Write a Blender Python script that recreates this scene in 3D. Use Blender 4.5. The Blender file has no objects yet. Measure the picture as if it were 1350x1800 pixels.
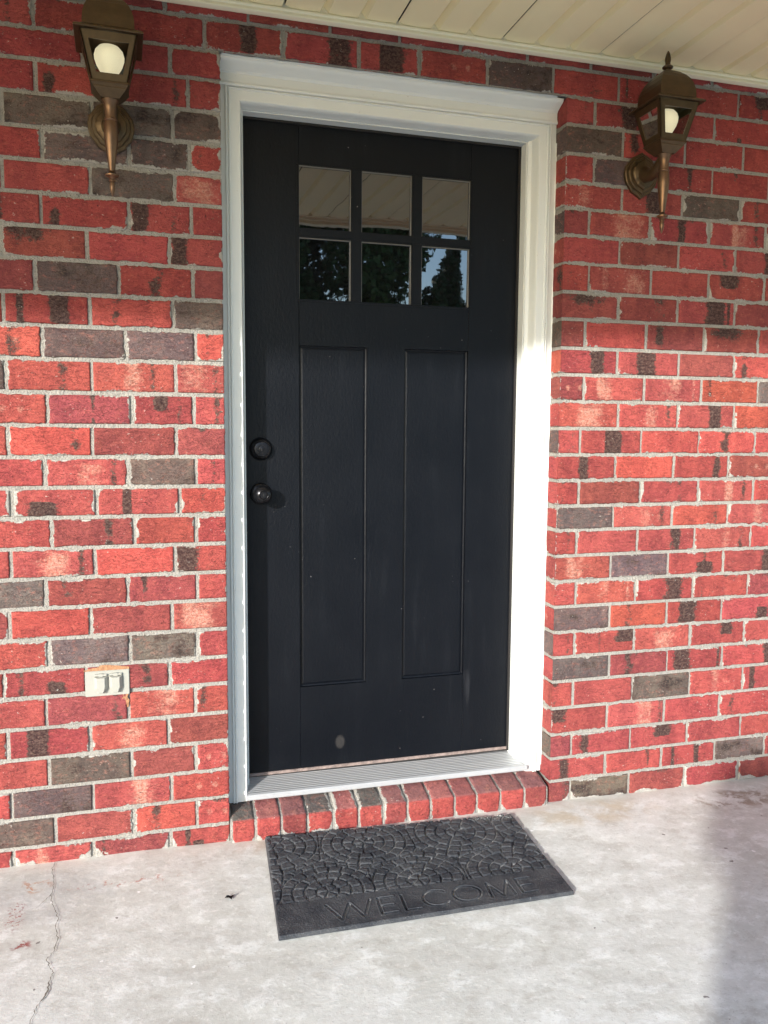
import bpy, bmesh, math, random
import numpy as np
from mathutils import Vector, Matrix

# ------------------------------------------------------------------ camera, sky, sun, exposure
scene = bpy.context.scene
COL = scene.collection
def cam_setup():
    yaw, pitch, roll = 0.2812, 0.0973, 0.0063
    f = Vector((math.sin(yaw)*math.cos(pitch), math.cos(yaw)*math.cos(pitch), -math.sin(pitch)))
    r = Vector((math.cos(yaw), -math.sin(yaw), 0)); u = r.cross(f)
    r2 = r*math.cos(roll)+u*math.sin(roll); u2 = -r*math.sin(roll)+u*math.cos(roll)
    m = Matrix((( r2.x, u2.x, -f.x, -0.2875), (r2.y, u2.y, -f.y, -2.3776), (r2.z, u2.z, -f.z, 1.2181), (0, 0, 0, 1)))
    cd = bpy.data.cameras.new('camera'); c = bpy.data.objects.new('camera', cd); COL.objects.link(c)
    c.matrix_world = m
    cd.sensor_fit = 'VERTICAL'; cd.sensor_height = 24; cd.lens = 24*1447.6/1800
    cd.clip_start = .05; cd.clip_end = 800
    scene.camera = c
cam_setup()
SUN_AZ, SUN_EL = math.radians(42), math.radians(16.5)
w = bpy.data.worlds.new('World'); scene.world = w; w.use_nodes = True
wn = w.node_tree; bg = wn.nodes['Background']
sky = wn.nodes.new('ShaderNodeTexSky'); sky.sky_type = 'NISHITA'; sky.sun_disc = False
sky.sun_elevation = SUN_EL; sky.sun_rotation = math.radians(222); sky.altitude = 100
sky.air_density = 1.0; sky.dust_density = 1.0; sky.ozone_density = 2.6
wn.links.new(sky.outputs[0], bg.inputs[0]); bg.inputs[1].default_value = 0.15
sd = bpy.data.lights.new('sun', 'SUN'); so = bpy.data.objects.new('sun', sd); COL.objects.link(so)
sd.energy = 2.45; sd.angle = math.radians(1.6); sd.color = (1.0, .97, .925)
sdir = Vector((math.sin(SUN_AZ)*math.cos(SUN_EL), math.cos(SUN_AZ)*math.cos(SUN_EL), -math.sin(SUN_EL)))
so.rotation_euler = sdir.to_track_quat('-Z', 'Y').to_euler(); so.location = (-8, -9, 5)
vs = scene.view_settings; vs.view_transform = 'Standard'; vs.look = 'None'; vs.exposure = 1.66; vs.gamma = 1
scene.cycles.max_bounces = 8

RNG = random.Random(7)
NP = np.random.RandomState(11)

# ------------------------------------------------------------------ helpers
def tag(o, label=None, cat=None, group=None, kind=None):
    if label: o['label'] = label
    if cat: o['category'] = cat
    if group: o['group'] = group
    if kind: o['kind'] = kind
    return o
def thing(name, label, cat, loc=(0, 0, 0), group=None):
    o = bpy.data.objects.new(name, None); COL.objects.link(o); o.location = loc
    o.empty_display_size = .1
    return tag(o, label, cat, group)
def link(name, me, mat=None, parent=None, smooth=False):
    o = bpy.data.objects.new(name, me); COL.objects.link(o)
    if mat is not None:
        for mm in (mat if isinstance(mat, (list, tuple)) else [mat]): me.materials.append(mm)
    if parent is not None: o.parent = parent
    if smooth:
        me.polygons.foreach_set('use_smooth', [True]*len(me.polygons))
    return o
class MB:
    def __init__(s): s.bm = bmesh.new()
    def box(s, x0, x1, y0, y1, z0, z1, bev=0):
        r = bmesh.ops.create_cube(s.bm, size=1)['verts']
        for v in r: v.co = Vector(((x0+x1)/2+v.co.x*(x1-x0), (y0+y1)/2+v.co.y*(y1-y0), (z0+z1)/2+v.co.z*(z1-z0)))
        if bev:
            ed = list({e for v in r for e in v.link_edges})
            bmesh.ops.bevel(s.bm, geom=ed, offset=bev, segments=2, affect='EDGES')
        return s
    def lathe(s, prof, origin, axis='Z', n=32, cap=True):
        # prof: (radius, height)
        O = Vector(origin); rings = []
        for r, h in prof:
            ring = []
            for i in range(n):
                a = 2*math.pi*i/n; c, sn = math.cos(a)*r, math.sin(a)*r
                p = Vector((c, sn, h)) if axis == 'Z' else (Vector((c, -h, sn)) if axis == 'Y' else Vector((h, c, sn)))
                ring.append(s.bm.verts.new(O+p))
            rings.append(ring)
        for a, b in zip(rings, rings[1:]):
            for i in range(n):
                s.bm.faces.new((a[i], a[(i+1) % n], b[(i+1) % n], b[i]))
        if cap:
            s.bm.faces.new(rings[0][::-1]); s.bm.faces.new(rings[-1])
        return s
    def loft(s, rings, cap=True, closed=True):
        R = [[s.bm.verts.new(Vector(p)) for p in r] for r in rings]
        n = len(R[0])
        for a, b in zip(R, R[1:]):
            for i in range(n if closed else n-1):
                s.bm.faces.new((a[i], a[(i+1) % n], b[(i+1) % n], b[i]))
        if cap and closed:
            s.bm.faces.new(R[0][::-1]); s.bm.faces.new(R[-1])
        return s
    def prism_x(s, poly, x0, x1):     # poly (y,z)
        return s.loft([[(x0, y, z) for y, z in poly], [(x1, y, z) for y, z in poly]])
    def tube(s, pts, rad, n=12):
        pts = [Vector(p) for p in pts]; rings = []
        for i, p in enumerate(pts):
            t = (pts[min(i+1, len(pts)-1)]-pts[max(i-1, 0)]).normalized()
            a = t.cross(Vector((0.13, .21, .97))).normalized(); b = t.cross(a)
            r = rad[i] if isinstance(rad, (list, tuple)) else rad
            rings.append([p+(a*math.cos(k*2*math.pi/n)+b*math.sin(k*2*math.pi/n))*r for k in range(n)])
        return s.loft(rings)
    def mesh(s, name, recalc=True):
        if recalc: bmesh.ops.recalc_face_normals(s.bm, faces=s.bm.faces[:])
        me = bpy.data.meshes.new(name); s.bm.to_mesh(me); s.bm.free(); return me
    def build(s, name, mat, parent=None, smooth=False, loc=None):
        me = s.mesh(name)
        o = link(name, me, mat, parent, smooth)
        if loc: o.location = loc
        if smooth:
            me.set_sharp_from_angle(angle=math.radians(38))
        return o
# value noise
def _hash(ix, iy, iz):
    n = (ix*374761393+iy*668265263+iz*2147483647+ix*iy*1274126177) & 0xffffffff
    n = ((n ^ (n >> 13))*1274126177) & 0xffffffff
    n = ((n ^ (n >> 15))*2246822519) & 0xffffffff
    return ((n ^ (n >> 16)) & 0xffff)/65535.0
def vnoise(x, y, z=0.0):
    x, y, z = np.broadcast_arrays(np.asarray(x, float), np.asarray(y, float), np.asarray(z, float))
    ix, iy, iz = np.floor(x).astype(np.int64), np.floor(y).astype(np.int64), np.floor(z).astype(np.int64)
    fx, fy, fz = x-ix, y-iy, z-iz
    fx, fy, fz = fx*fx*(3-2*fx), fy*fy*(3-2*fy), fz*fz*(3-2*fz)
    def L(a, b, t): return a+(b-a)*t
    r = []
    for dz in (0, 1):
        a = L(_hash(ix, iy, iz+dz), _hash(ix+1, iy, iz+dz), fx)
        b = L(_hash(ix, iy+1, iz+dz), _hash(ix+1, iy+1, iz+dz), fx)
        r.append(L(a, b, fy))
    return L(r[0], r[1], fz)*2-1

# grid mesh accumulator with vertex attributes
class GridMesh:
    def __init__(s): s.v = []; s.f = []; s.a = {}; s.n = 0; s.mi = []
    def add(s, P, attrs=None, mat=0, flip=False):
        nu, nv = P.shape[:2]
        idx = s.n+np.arange(nu*nv).reshape(nu, nv)
        q = np.stack([idx[:-1, :-1], idx[1:, :-1], idx[1:, 1:], idx[:-1, 1:]], -1).reshape(-1, 4)
        if flip: q = q[:, ::-1]
        s.v.append(P.reshape(-1, 3)); s.f.append(q); s.mi.append(np.full(len(q), mat, np.int32))
        for k, val in (attrs or {}).items():
            val = np.asarray(val, float)
            if k == 'Col':
                if val.ndim == 1: val = np.broadcast_to(val, (nu, nv, 3))
                val = val.reshape(-1, 3)
            else: val = np.broadcast_to(val, (nu, nv)).reshape(-1)
            s.a.setdefault(k, []).append((s.n, val))
        s.n += nu*nv
    def mesh(s, name):
        V = np.concatenate(s.v); F = np.concatenate(s.f)
        me = bpy.data.meshes.new(name)
        me.vertices.add(len(V)); me.vertices.foreach_set('co', V.astype(np.float32).ravel())
        me.loops.add(F.size); me.loops.foreach_set('vertex_index', F.astype(np.int32).ravel())
        me.polygons.add(len(F)); me.polygons.foreach_set('loop_start', np.arange(0, F.size, 4, dtype=np.int32))
        me.polygons.foreach_set('material_index', np.concatenate(s.mi))
        me.update(calc_edges=True)
        me.polygons.foreach_set('use_smooth', np.ones(len(F), dtype=bool))
        for k, parts in s.a.items():
            if k == 'Col':
                A = np.ones((len(V), 4), np.float32)
                for st, val in parts: A[st:st+len(val), :3] = val
                at = me.color_attributes.new('Col', 'FLOAT_COLOR', 'POINT'); at.data.foreach_set('color', A.ravel())
            else:
                A = np.zeros(len(V), np.float32)
                for st, val in parts: A[st:st+len(val)] = val
                at = me.attributes.new(k, 'FLOAT', 'POINT'); at.data.foreach_set('value', A)
        me.validate(); return me

# node helpers
class NT:
    def __init__(s, name):
        s.m = bpy.data.materials.new(name); s.m.use_nodes = True; s.t = s.m.node_tree
        s.b = s.t.nodes['Principled BSDF']; s.out = s.t.nodes['Material Output']
    def n(s, typ, **kw):
        nd = s.t.nodes.new(typ)
        for k, v in kw.items(): setattr(nd, k, v)
        return nd
    def set(s, sock, v):
        if hasattr(v, 'links') or isinstance(v, bpy.types.NodeSocket): s.t.links.new(v, sock)
        else:
            if isinstance(v, (tuple, list)) and len(v) == 3 and sock.type == 'RGBA': v = (*v, 1)
            sock.default_value = v
    def coord(s, scale=(1, 1, 1), which='Object', loc=(0, 0, 0), rot=(0, 0, 0)):
        tc = s.n('ShaderNodeTexCoord'); mp = s.n('ShaderNodeMapping')
        s.t.links.new(tc.outputs[which], mp.inputs[0]); mp.inputs['Scale'].default_value = scale
        mp.inputs['Location'].default_value = loc; mp.inputs['Rotation'].default_value = rot
        return mp.outputs[0]
    def noise(s, vec, scale, detail=4, rough=.55, dist=0):
        nd = s.n('ShaderNodeTexNoise'); s.set(nd.inputs['Vector'], vec)
        nd.inputs['Scale'].default_value = scale; nd.inputs['Detail'].default_value = detail
        nd.inputs['Roughness'].default_value = rough; nd.inputs['Distortion'].default_value = dist
        return nd.outputs[0]
    def vor(s, vec, scale, feature='F1', out=0):
        nd = s.n('ShaderNodeTexVoronoi'); nd.feature = feature; s.set(nd.inputs['Vector'], vec)
        nd.inputs['Scale'].default_value = scale; return nd.outputs[out]
    def math(s, op, a, b=0.0, c=0.0, clamp=False):
        nd = s.n('ShaderNodeMath', operation=op); nd.use_clamp = clamp
        s.set(nd.inputs[0], a); s.set(nd.inputs[1], b); s.set(nd.inputs[2], c); return nd.outputs[0]
    def ss(s, v, lo, hi, a=0.0, b=1.0):
        nd = s.n('ShaderNodeMapRange'); nd.interpolation_type = 'SMOOTHSTEP'
        s.set(nd.inputs[0], v); nd.inputs[1].default_value = lo; nd.inputs[2].default_value = hi
        nd.inputs[3].default_value = a; nd.inputs[4].default_value = b; return nd.outputs[0]
    def mix(s, f, a, b, mode='MIX'):
        nd = s.n('ShaderNodeMix', data_type='RGBA', blend_type=mode); nd.clamp_factor = True
        s.set(nd.inputs[0], f); s.set(nd.inputs[6], a); s.set(nd.inputs[7], b); return nd.outputs[2]
    def attr(s, name, out='Fac'):
        nd = s.n('ShaderNodeAttribute'); nd.attribute_name = name; return nd.outputs[out]
    def sep(s, v):
        nd = s.n('ShaderNodeSeparateXYZ'); s.set(nd.inputs[0], v); return nd.outputs
    def bump(s, h, strength=.5, dist=.002, prev=None):
        nd = s.n('ShaderNodeBump'); s.set(nd.inputs['Height'], h)
        nd.inputs['Strength'].default_value = strength; nd.inputs['Distance'].default_value = dist
        if prev is not None: s.set(nd.inputs['Normal'], prev)
        return nd.outputs[0]
    def fin(s, color=None, rough=None, normal=None, **kw):
        if color is not None: s.set(s.b.inputs['Base Color'], color)
        if rough is not None: s.set(s.b.inputs['Roughness'], rough)
        if normal is not None: s.set(s.b.inputs['Normal'], normal)
        for k, v in kw.items(): s.set(s.b.inputs[k.replace('_', ' ')], v)
        return s.m

# ------------------------------------------------------------------ materials
MORTAR = (.36, .335, .30)
def mat_brick():
    t = NT('brick'); co = t.coord()
    col = t.attr('Col', 'Color')
    n1 = t.noise(co, 28, 5, .6); n2 = t.noise(t.coord((1, 1, 1.5)), 46, 5, .78); n3 = t.noise(co, 150, 3, .65); n4 = t.noise(t.coord((1, 1, 1.4)), 105, 4, .75)
    big0 = t.noise(t.coord((1, 1, .5)), 13, 3, .6)
    # broad fired tone, streaks and crisp dark kiln bands
    c = t.mix(t.ss(big0, .44, .58, 0, .55), col, t.mix(1.0, col, (.66, .62, .70), 'MULTIPLY'))
    c = t.mix(t.ss(n2, .50, .66, 0, .45), c, t.mix(.45, col, (.52, .15, .10)))
    c = t.mix(t.ss(n2, .30, .44, .45, 0), c, t.mix(1.0, col, (.48, .50, .58), 'MULTIPLY'))
    c = t.mix(t.ss(n4, .58, .68, 0, .5), c, t.mix(1.0, c, (.32, .30, .34), 'MULTIPLY'))
    pl = t.math('ADD', t.attr('pale'), t.math('MULTIPLY', t.math('SUBTRACT', n2, .5), 1.6))
    pl = t.math('ADD', pl, t.math('MULTIPLY', t.math('SUBTRACT', n4, .5), 1.3))
    c = t.mix(t.math('MULTIPLY', t.ss(pl, .20, 1.05), .72), c, t.mix(t.ss(n3, .4, .6), (.42, .17, .12), (.56, .31, .235)))
    dk = t.math('ADD', t.attr('dark'), t.math('MULTIPLY', t.math('SUBTRACT', n1, .5), 1.1))
    dk = t.math('ADD', dk, t.math('MULTIPLY', t.math('SUBTRACT', n2, .5), 1.2))
    dk = t.math('ADD', dk, t.math('MULTIPLY', t.math('SUBTRACT', n4, .5), 1.0))
    dk = t.ss(dk, .32, .62)
    c = t.mix(t.math('MULTIPLY', dk, .92), c, t.mix(t.ss(n4, .38, .66), (.016, .013, .013), (.105, .074, .060)))
    # drag marks, pits and pale grains
    rid = t.noise(t.coord((1, 1, 3.0)), 40, 5, .7, .9)
    ln = t.ss(t.math('ABSOLUTE', t.math('SUBTRACT', rid, .5)), .0, .024, .6, 0)
    c = t.mix(t.math('MULTIPLY', ln, t.ss(t.noise(co, 24, 2), .46, .56)), c, (.05, .017, .016))
    c = t.mix(t.ss(n3, .635, .69, 0, .85), c, (.045, .016, .015))
    c = t.mix(t.ss(n3, .25, .33, .6, 0), c, (.50, .27, .21))
    sp = t.noise(t.coord((1.0, 1.0, 1.5)), 92, 3, .65)
    c = t.mix(t.math('MULTIPLY', t.ss(sp, .64, .69, 0, .9), t.ss(t.noise(co, 8, 2), .50, .60)), c, MORTAR)
    # mortar left on the arrises, only here and there
    e = t.attr('edge'); big = t.ss(t.noise(co, 7.5, 3, .6), .42, .66)
    m = t.math('SUBTRACT', t.math('ADD', t.noise(co, 85, 4, .75), t.math('MULTIPLY', big, .42)), t.math('MULTIPLY', e, .75))
    m = t.math('ADD', m, t.math('MULTIPLY', t.attr('smear'), .95))
    mm = t.ss(m, .72, .78)
    c = t.mix(mm, c, t.mix(n4, (.22, .205, .18), (.50, .475, .43)))
    bn = t.math('ADD', t.math('MULTIPLY', n2, .7), t.math('MULTIPLY', n3, .5))
    bn = t.math('ADD', bn, t.math('MULTIPLY', rid, .4)); bn = t.math('ADD', bn, t.math('MULTIPLY', n4, .9)); bn = t.math('SUBTRACT', bn, t.math('MULTIPLY', ln, .3))
    bn = t.math('ADD', bn, t.math('MULTIPLY', mm, .25))
    return t.fin(c, .9, t.bump(bn, .85, .0045), Specular_IOR_Level=.25)
def mat_mortar():
    t = NT('mortar'); co = t.coord()
    n = t.noise(co, 70, 5, .75); g = t.noise(co, 190, 2, .6); b = t.noise(co, 4, 3)
    c = t.mix(n, (.17, .160, .14), (.40, .380, .345)); c = t.mix(t.ss(b, .35, .7, 0, .5), c, (.36, .345, .31))
    c = t.mix(t.ss(g, .60, .68, 0, .7), c, (.11, .10, .09)); c = t.mix(t.ss(t.noise(co, 170, 3, .7), .58, .70, 0, .6), c, (.15, .14, .125))
    return t.fin(c, .95, t.bump(t.math('ADD', n, t.math('MULTIPLY', g, .6)), 1.0, .007), Specular_IOR_Level=.15)
def mat_trim(name='white_paint', base=(.80, .81, .80), rough=.38):
    t = NT(name); co = t.coord()
    n = t.noise(co, 3, 4, .6); f = t.noise(t.coord((30, 30, 2)), 40, 3)
    c = t.mix(t.ss(n, .45, .75, 0, .5), base, tuple(v*.9 for v in base))
    c = t.mix(t.ss(t.noise(co, 160, 2, .5), .73, .78, 0, .6), c, (.3, .27, .22))
    return t.fin(c, rough, t.bump(t.noise(co, 18, 3), .05, .001))
def mat_simple(name, col, rough=.5, metal=0.0, var=.15, scale=20, bump=.1, bscale=150, dist=.001, **kw):
    t = NT(name); co = t.coord(); n = t.noise(co, scale, 4, .6)
    c = t.mix(n, tuple(v*(1-var) for v in col), tuple(min(1, v*(1+var)) for v in col))
    return t.fin(c, rough, t.bump(t.noise(co, bscale, 4, .6), bump, dist), Metallic=metal, **kw)
def mat_door():
    t = NT('door_paint'); co = t.coord()
    n = t.noise(co, 5, 5, .65); st = t.noise(t.coord((1, 1, .12)), 26, 4, .6)
    c = t.mix(n, (.0017, .0024, .0042), (.0032, .0042, .0066))
    c = t.mix(t.ss(st, .52, .8, 0, .22), c, (.016, .018, .022))
    sp = t.noise(co, 110, 1, .4)
    c = t.mix(t.math('MULTIPLY', t.ss(sp, .775, .80, 0, .8), t.ss(t.noise(co, 3.5, 2), .48, .6)), c, (.25, .24, .24))
    s3 = t.sep(t.coord())
    # a rubbed mark low on the door and dry-brush scuffs
    def blob(px, pz, rx, rz):
        dx = t.math('DIVIDE', t.math('SUBTRACT', s3[0], px), rx); dz = t.math('DIVIDE', t.math('SUBTRACT', s3[2], pz), rz)
        d = t.math('SQRT', t.math('ADD', t.math('MULTIPLY', dx, dx), t.math('MULTIPLY', dz, dz)))
        return t.ss(d, .55, 1.0, 1, 0)
    c = t.mix(t.math('MULTIPLY', blob(.300, .212, .019, .027), .55), c, (.045, .042, .04))
    c = t.mix(t.math('MULTIPLY', blob(.735, .36, .02, .08), t.ss(st, .5, .7, 0, .25)), c, (.04, .04, .045))
    g = t.noise(t.coord((1, 1, .5)), 130, 4, .65)
    r = t.math('ADD', .30, t.math('MULTIPLY', n, .2))
    return t.fin(c, r, t.bump(g, .35, .003), Specular_IOR_Level=.20)
def mat_concrete():
    t = NT('porch_concrete'); co = t.coord(); s3 = t.sep(t.coord())
    n = t.noise(co, 2.6, 6, .62, .4); sw = t.noise(t.coord((1.0, 1.35, 1), rot=(0, 0, .6)), 10, 8, .74, .15)
    f = t.noise(co, 55, 5, .8); g = t.noise(co, 140, 3, .6); dr = t.noise(t.coord((1.0, 2.2, 1), rot=(0, 0, .45)), 42, 5, .8, .2)
    c = t.mix(t.ss(n, .32, .68), (.50, .50, .455), (.60, .605, .565))
    c = t.mix(t.ss(sw, .50, .64, 0, .7), c, (.73, .745, .715))
    c = t.mix(t.ss(sw, .36, .48, .65, 0), c, (.42, .405, .36))
    c = t.mix(t.ss(dr, .55, .72, 0, .28), c, (.76, .755, .72)); c = t.mix(t.ss(dr, .28, .43, .22, 0), c, (.38, .37, .345))
    c = t.mix(t.ss(f, .54, .66, 0, .5), c, (.76, .755, .72))
    c = t.mix(t.ss(f, .32, .45, .5, 0), c, (.38, .37, .34))
    sp = t.noise(co, 26, 2, .5)
    c = t.mix(t.ss(sp, .735, .755, 0, .85), c, (.85, .84, .82)); c = t.mix(t.ss(sp, .235, .25, .8, 0), c, (.12, .10, .09))
    c = t.mix(t.ss(g, .64, .70, 0, .5), c, (.30, .28, .26))
    def blob(px, py, rx, ry, amt, col, c, lo=.45, hi=.62, sc=40):
        dx = t.math('DIVIDE', t.math('SUBTRACT', s3[0], px), rx); dy = t.math('DIVIDE', t.math('SUBTRACT', s3[1], py), ry)
        d = t.math('ADD', t.math('MULTIPLY', dx, dx), t.math('MULTIPLY', dy, dy))
        m = t.math('MULTIPLY', t.ss(d, .1, 1.0, 1, 0), t.ss(t.noise(co, sc, 5, .7, .5), lo, hi))
        return t.mix(t.math('MULTIPLY', m, amt), c, col)
    # mortar and dirt along the foot of the wall
    base = t.ss(t.math('ADD', s3[1], t.math('MULTIPLY', t.noise(co, 12, 5, .7), .12)), -.02, .06)
    c = t.mix(t.math('MULTIPLY', base, .75), c, t.mix(f, (.40, .37, .32), (.66, .63, .57)))
    c = blob(-.595, -.12, .055, .05, .8, (.42, .17, .06), c, .52, .6, 22)
    c = blob(-.625, -.25, .03, .09, .8, (.27, .06, .05), c, .52, .58, 110)
    c = blob(-.595, -.385, .03, .025, .9, (.25, .05, .045), c, .48, .56, 70)
    c = blob(-.36, -.16, .2, .03, .7, (.40, .15, .11), c, .54, .6, 60)
    c = blob(1.08, -.10, .3, .10, .55, (.42, .33, .20), c, .40, .62, 9)
    c = blob(1.62, -.13, .22, .09, .8, (.22, .17, .12), c, .47, .62, 16)
    c = blob(-.02, -.06, .2, .06, .45, (.33, .26, .18), c, .42, .62, 12)
    c = blob(-.55, -.18, .25, .16, .35, (.30, .31, .32), c, .35, .6, 7)
    hgt = t.math('ADD', t.math('MULTIPLY', sw, .8), t.math('ADD', t.math('MULTIPLY', f, .22), t.math('ADD', t.math('MULTIPLY', dr, .10), t.math('MULTIPLY', g, .08))))
    r = t.ss(sw, .3, .7, .75, .55)
    return t.fin(c, r, t.bump(hgt, .5, .0045), Specular_IOR_Level=.3)
def mat_rubber():
    t = NT('mat_rubber'); co = t.coord(); h = t.attr('hgt')
    n = t.noise(co, 30, 4, .6); g = t.noise(co, 190, 3, .7)
    c = t.mix(n, (.013, .0155, .020), (.027, .031, .039))
    dust = t.math('MULTIPLY', t.ss(h, .38, .62, .95, .12), t.ss(t.noise(co, 14, 4, .6), .30, .60))
    c = t.mix(dust, c, (.27, .27, .265))
    c = t.mix(t.ss(g, .60, .68, 0, .6), c, (.15, .155, .16))
    s3 = t.sep(co)
    m = t.math('MULTIPLY', t.ss(s3[0], .655, .70), t.math('MULTIPLY', t.ss(s3[1], -.115, -.06), t.ss(t.noise(co, 260, 2), .5, .55)))
    c = t.mix(t.math('MULTIPLY', m, t.ss(h, .5, .8, 0, .8)), c, (.45, .44, .40))
    return t.fin(c, .72, t.bump(g, .8, .004), Specular_IOR_Level=.4)
def mat_alu():
    t = NT('mill_aluminium'); co = t.coord(); s3 = t.sep(co)
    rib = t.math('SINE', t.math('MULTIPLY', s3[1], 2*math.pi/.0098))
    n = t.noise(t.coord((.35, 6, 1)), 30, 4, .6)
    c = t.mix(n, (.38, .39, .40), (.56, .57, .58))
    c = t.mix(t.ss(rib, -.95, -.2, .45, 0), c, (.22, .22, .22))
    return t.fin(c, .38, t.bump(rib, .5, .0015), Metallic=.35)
def mat_glass_pane():
    t = NT('door_glass'); co = t.coord()
    n = t.noise(t.coord((1, 1, .6)), 16, 2, .4, .4); n2 = t.noise(t.coord((1, 1, 1), rot=(0, .8, 0)), 3.0, 2)
    smr = t.noise(t.coord((4, 1, .5), rot=(0, .7, 0)), 25, 4, .6)
    return t.fin((.004, .004, .005), t.ss(smr, .5, .8, .012, .05), t.bump(t.math('ADD', n, t.math('MULTIPLY', n2, .6)),   .22, .0005), IOR=2.35)
def mat_clear():
    t = NT('lantern_glass')
    tr = t.n('ShaderNodeBsdfTransparent'); gl = t.n('ShaderNodeBsdfGlossy'); mx = t.n('ShaderNodeMixShader')
    gl.inputs['Roughness'].default_value = .04; tr.inputs[0].default_value = (.74, .74, .70, 1)
    fr = t.n('ShaderNodeFresnel'); fr.inputs[0].default_value = 1.5
    t.set(mx.inputs[0], fr.outputs[0]); t.set(mx.inputs[1], tr.outputs[0]); t.set(mx.inputs[2], gl.outputs[0])
    t.t.links.new(mx.outputs[0], t.out.inputs[0]); return t.m
def mat_emis(name, col, e, base):
    t = NT(name); return t.fin(base, .4, Emission_Color=col, Emission_Strength=e)
def mat_leaf(name, a, b):
    t = NT(name); n = t.noise(t.coord(), 1.2, 3); n2 = t.noise(t.coord(), 12, 2)
    return t.fin(t.mix(t.math('MULTIPLY', t.math('ADD', n, n2), .5), a, b), .6, Specular_IOR_Level=.3)
def mat_grass():
    t = NT('grass'); co = t.coord(); n = t.noise(co, 1.2, 5, .6); g = t.noise(co, 60, 4, .7)
    c = t.mix(n, (.055, .10, .025), (.13, .17, .05)); c = t.mix(t.ss(g, .4, .7, 0, .6), c, (.16, .19, .07))
    return t.fin(c, .9, t.bump(g, 1, .03))
M_BRICK, M_MORTAR = mat_brick(), mat_mortar()
M_TRIM = mat_trim('casing_paint', (.66, .68, .655))
M_SOFFIT = mat_simple('soffit_vinyl', (.90, .79, .50), .42, var=.05, scale=3, bump=.12, bscale=60)
M_SOFFIT_TRIM = mat_simple('trim_vinyl', (.84, .78, .58), .38, var=.05, scale=3)
M_SEAM = mat_simple('seam_painted_shade', (.03, .028, .024), .9)  # shade inside the open soffit joints, put in as a dark colour
M_DOOR = mat_door()
M_CONC = mat_concrete(); M_RUB = mat_rubber(); M_ALU = mat_alu()
M_GLASS = mat_glass_pane(); M_CLEAR = mat_clear()
M_ALU2 = mat_simple('nosing_aluminium', (.40, .41, .42), .42, .25, var=.12, scale=40, bump=.2)
M_BRONZE = mat_simple('lantern_bronze', (.085, .055, .027), .36, .6, var=.45, scale=45, bump=.25, bscale=220, dist=.0012)
M_BRONZE2 = mat_simple('spindle_copper', (.15, .088, .052), .33, .7, var=.45, scale=35, bump=.2, bscale=220)
M_BULB = mat_emis('frosted_bulb', (1, .90, .62), .26, (.80, .76, .58))
M_WHITE = mat_simple('enamel', (.62, .64, .66), .35)
M_PLATE = mat_simple('ivory_plastic', (.30, .297, .262), .40, var=.05, scale=15, bump=.05)
M_FOAM = mat_simple('orange_sealant', (.30, .15, .075), .9, var=.4, scale=60, bump=1, bscale=120, dist=.004)
M_BLACK = mat_simple('black_metal', (.012, .012, .014), .28, .6, var=.2, bump=.02)
M_STEEL = mat_simple('lock_face', (.022, .022, .025), .35, .8, var=.1, bump=.02)
M_GAP = mat_simple('weatherstrip', (.015, .013, .012), .8)
M_WOODEDGE = mat_simple('chipped_primer', (.19, .145, .13), .85, var=.95, scale=55, bump=.8, bscale=120)
M_DARKLEAF = mat_simple('dry_leaf', (.016, .012, .011), .8)
M_CRACK = mat_simple('crack_dirt', (.14, .12, .10), 1.0, var=.5, scale=90)
M_BARK = mat_simple('bark', (.10, .075, .055), .95, var=.4, scale=12, bump=1, bscale=30, dist=.02)
M_GRASS = mat_grass()
M_BOUNCE = mat_simple('bounce_concrete', (.36, .35, .32), .85, var=.12, scale=3, bump=.3, bscale=60, dist=.004)
M_LEAFS = [mat_leaf('leaves_dark', (.018, .04, .012), (.05, .09, .025)), mat_leaf('leaves_mid', (.03, .06, .015), (.07, .12, .03))]

# ------------------------------------------------------------------ ground, porch floor
def floor_z(x, y=0): return .003-.0105*x
def porch_floor():
    g = GridMesh()
    xs = np.concatenate([np.arange(-3.4, -.9, .1), np.arange(-.9, 2.2, .012), np.arange(2.2, 5.3, .1)])
    ys = np.concatenate([np.arange(-2.35, -1.3, .05), np.arange(-1.3, .02, .012), [.02, .3]])
    X, Y = np.meshgrid(xs, ys, indexing='ij')
    Z = floor_z(X)+.0011*vnoise(X*3, Y*3)+.0007*vnoise(X*9, Y*14)+.00035*vnoise(X*31, Y*37)
    lip = np.clip((.012+Y)/.03, 0, 1); Z = Z+lip*.004*(vnoise(X*14, 3.3)+.3)
    g.add(np.stack([X, Y, Z], -1))
    # front edge of the slab
    X2, K = np.meshgrid(xs, np.array([0, 1, 2]), indexing='ij')
    g.add(np.stack([X2, np.full_like(X2, -2.35), np.where(K == 0, -.2, np.where(K == 1, -.1, floor_z(X2)+0.0))], -1))
    o = link('porch_floor', g.mesh('porch_floor'), M_CONC); tag(o, 'pale trowelled concrete porch floor', kind='structure')
    return o
FLOOR = porch_floor()
def lawn():
    b = MB()
    for x0, x1, y0, y1 in ((-400, 400, -400, -2.36), (-400, -3.42, -2.36, 400), (5.22, 400, -2.36, 400)):
        vs_ = [b.bm.verts.new((x, y, -.17)) for x, y in ((x0, y0), (x1, y0), (x1, y1), (x0, y1))]; b.bm.faces.new(vs_)
    o = b.build('lawn', M_GRASS); tag(o, 'green lawn beyond the porch', kind='structure')
lawn()
def bounce_slab():
    b = MB(); b.box(-6.5, 13, -9.2, -2.36, -.30, -.155, .01)  # pale slab added out of view, bounces sun up to wall and soffit
    o = b.build('bounce_slab', M_BOUNCE); tag(o, 'pale concrete slab added in front of the porch to bounce light into the shade', kind='structure')
bounce_slab()
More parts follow.
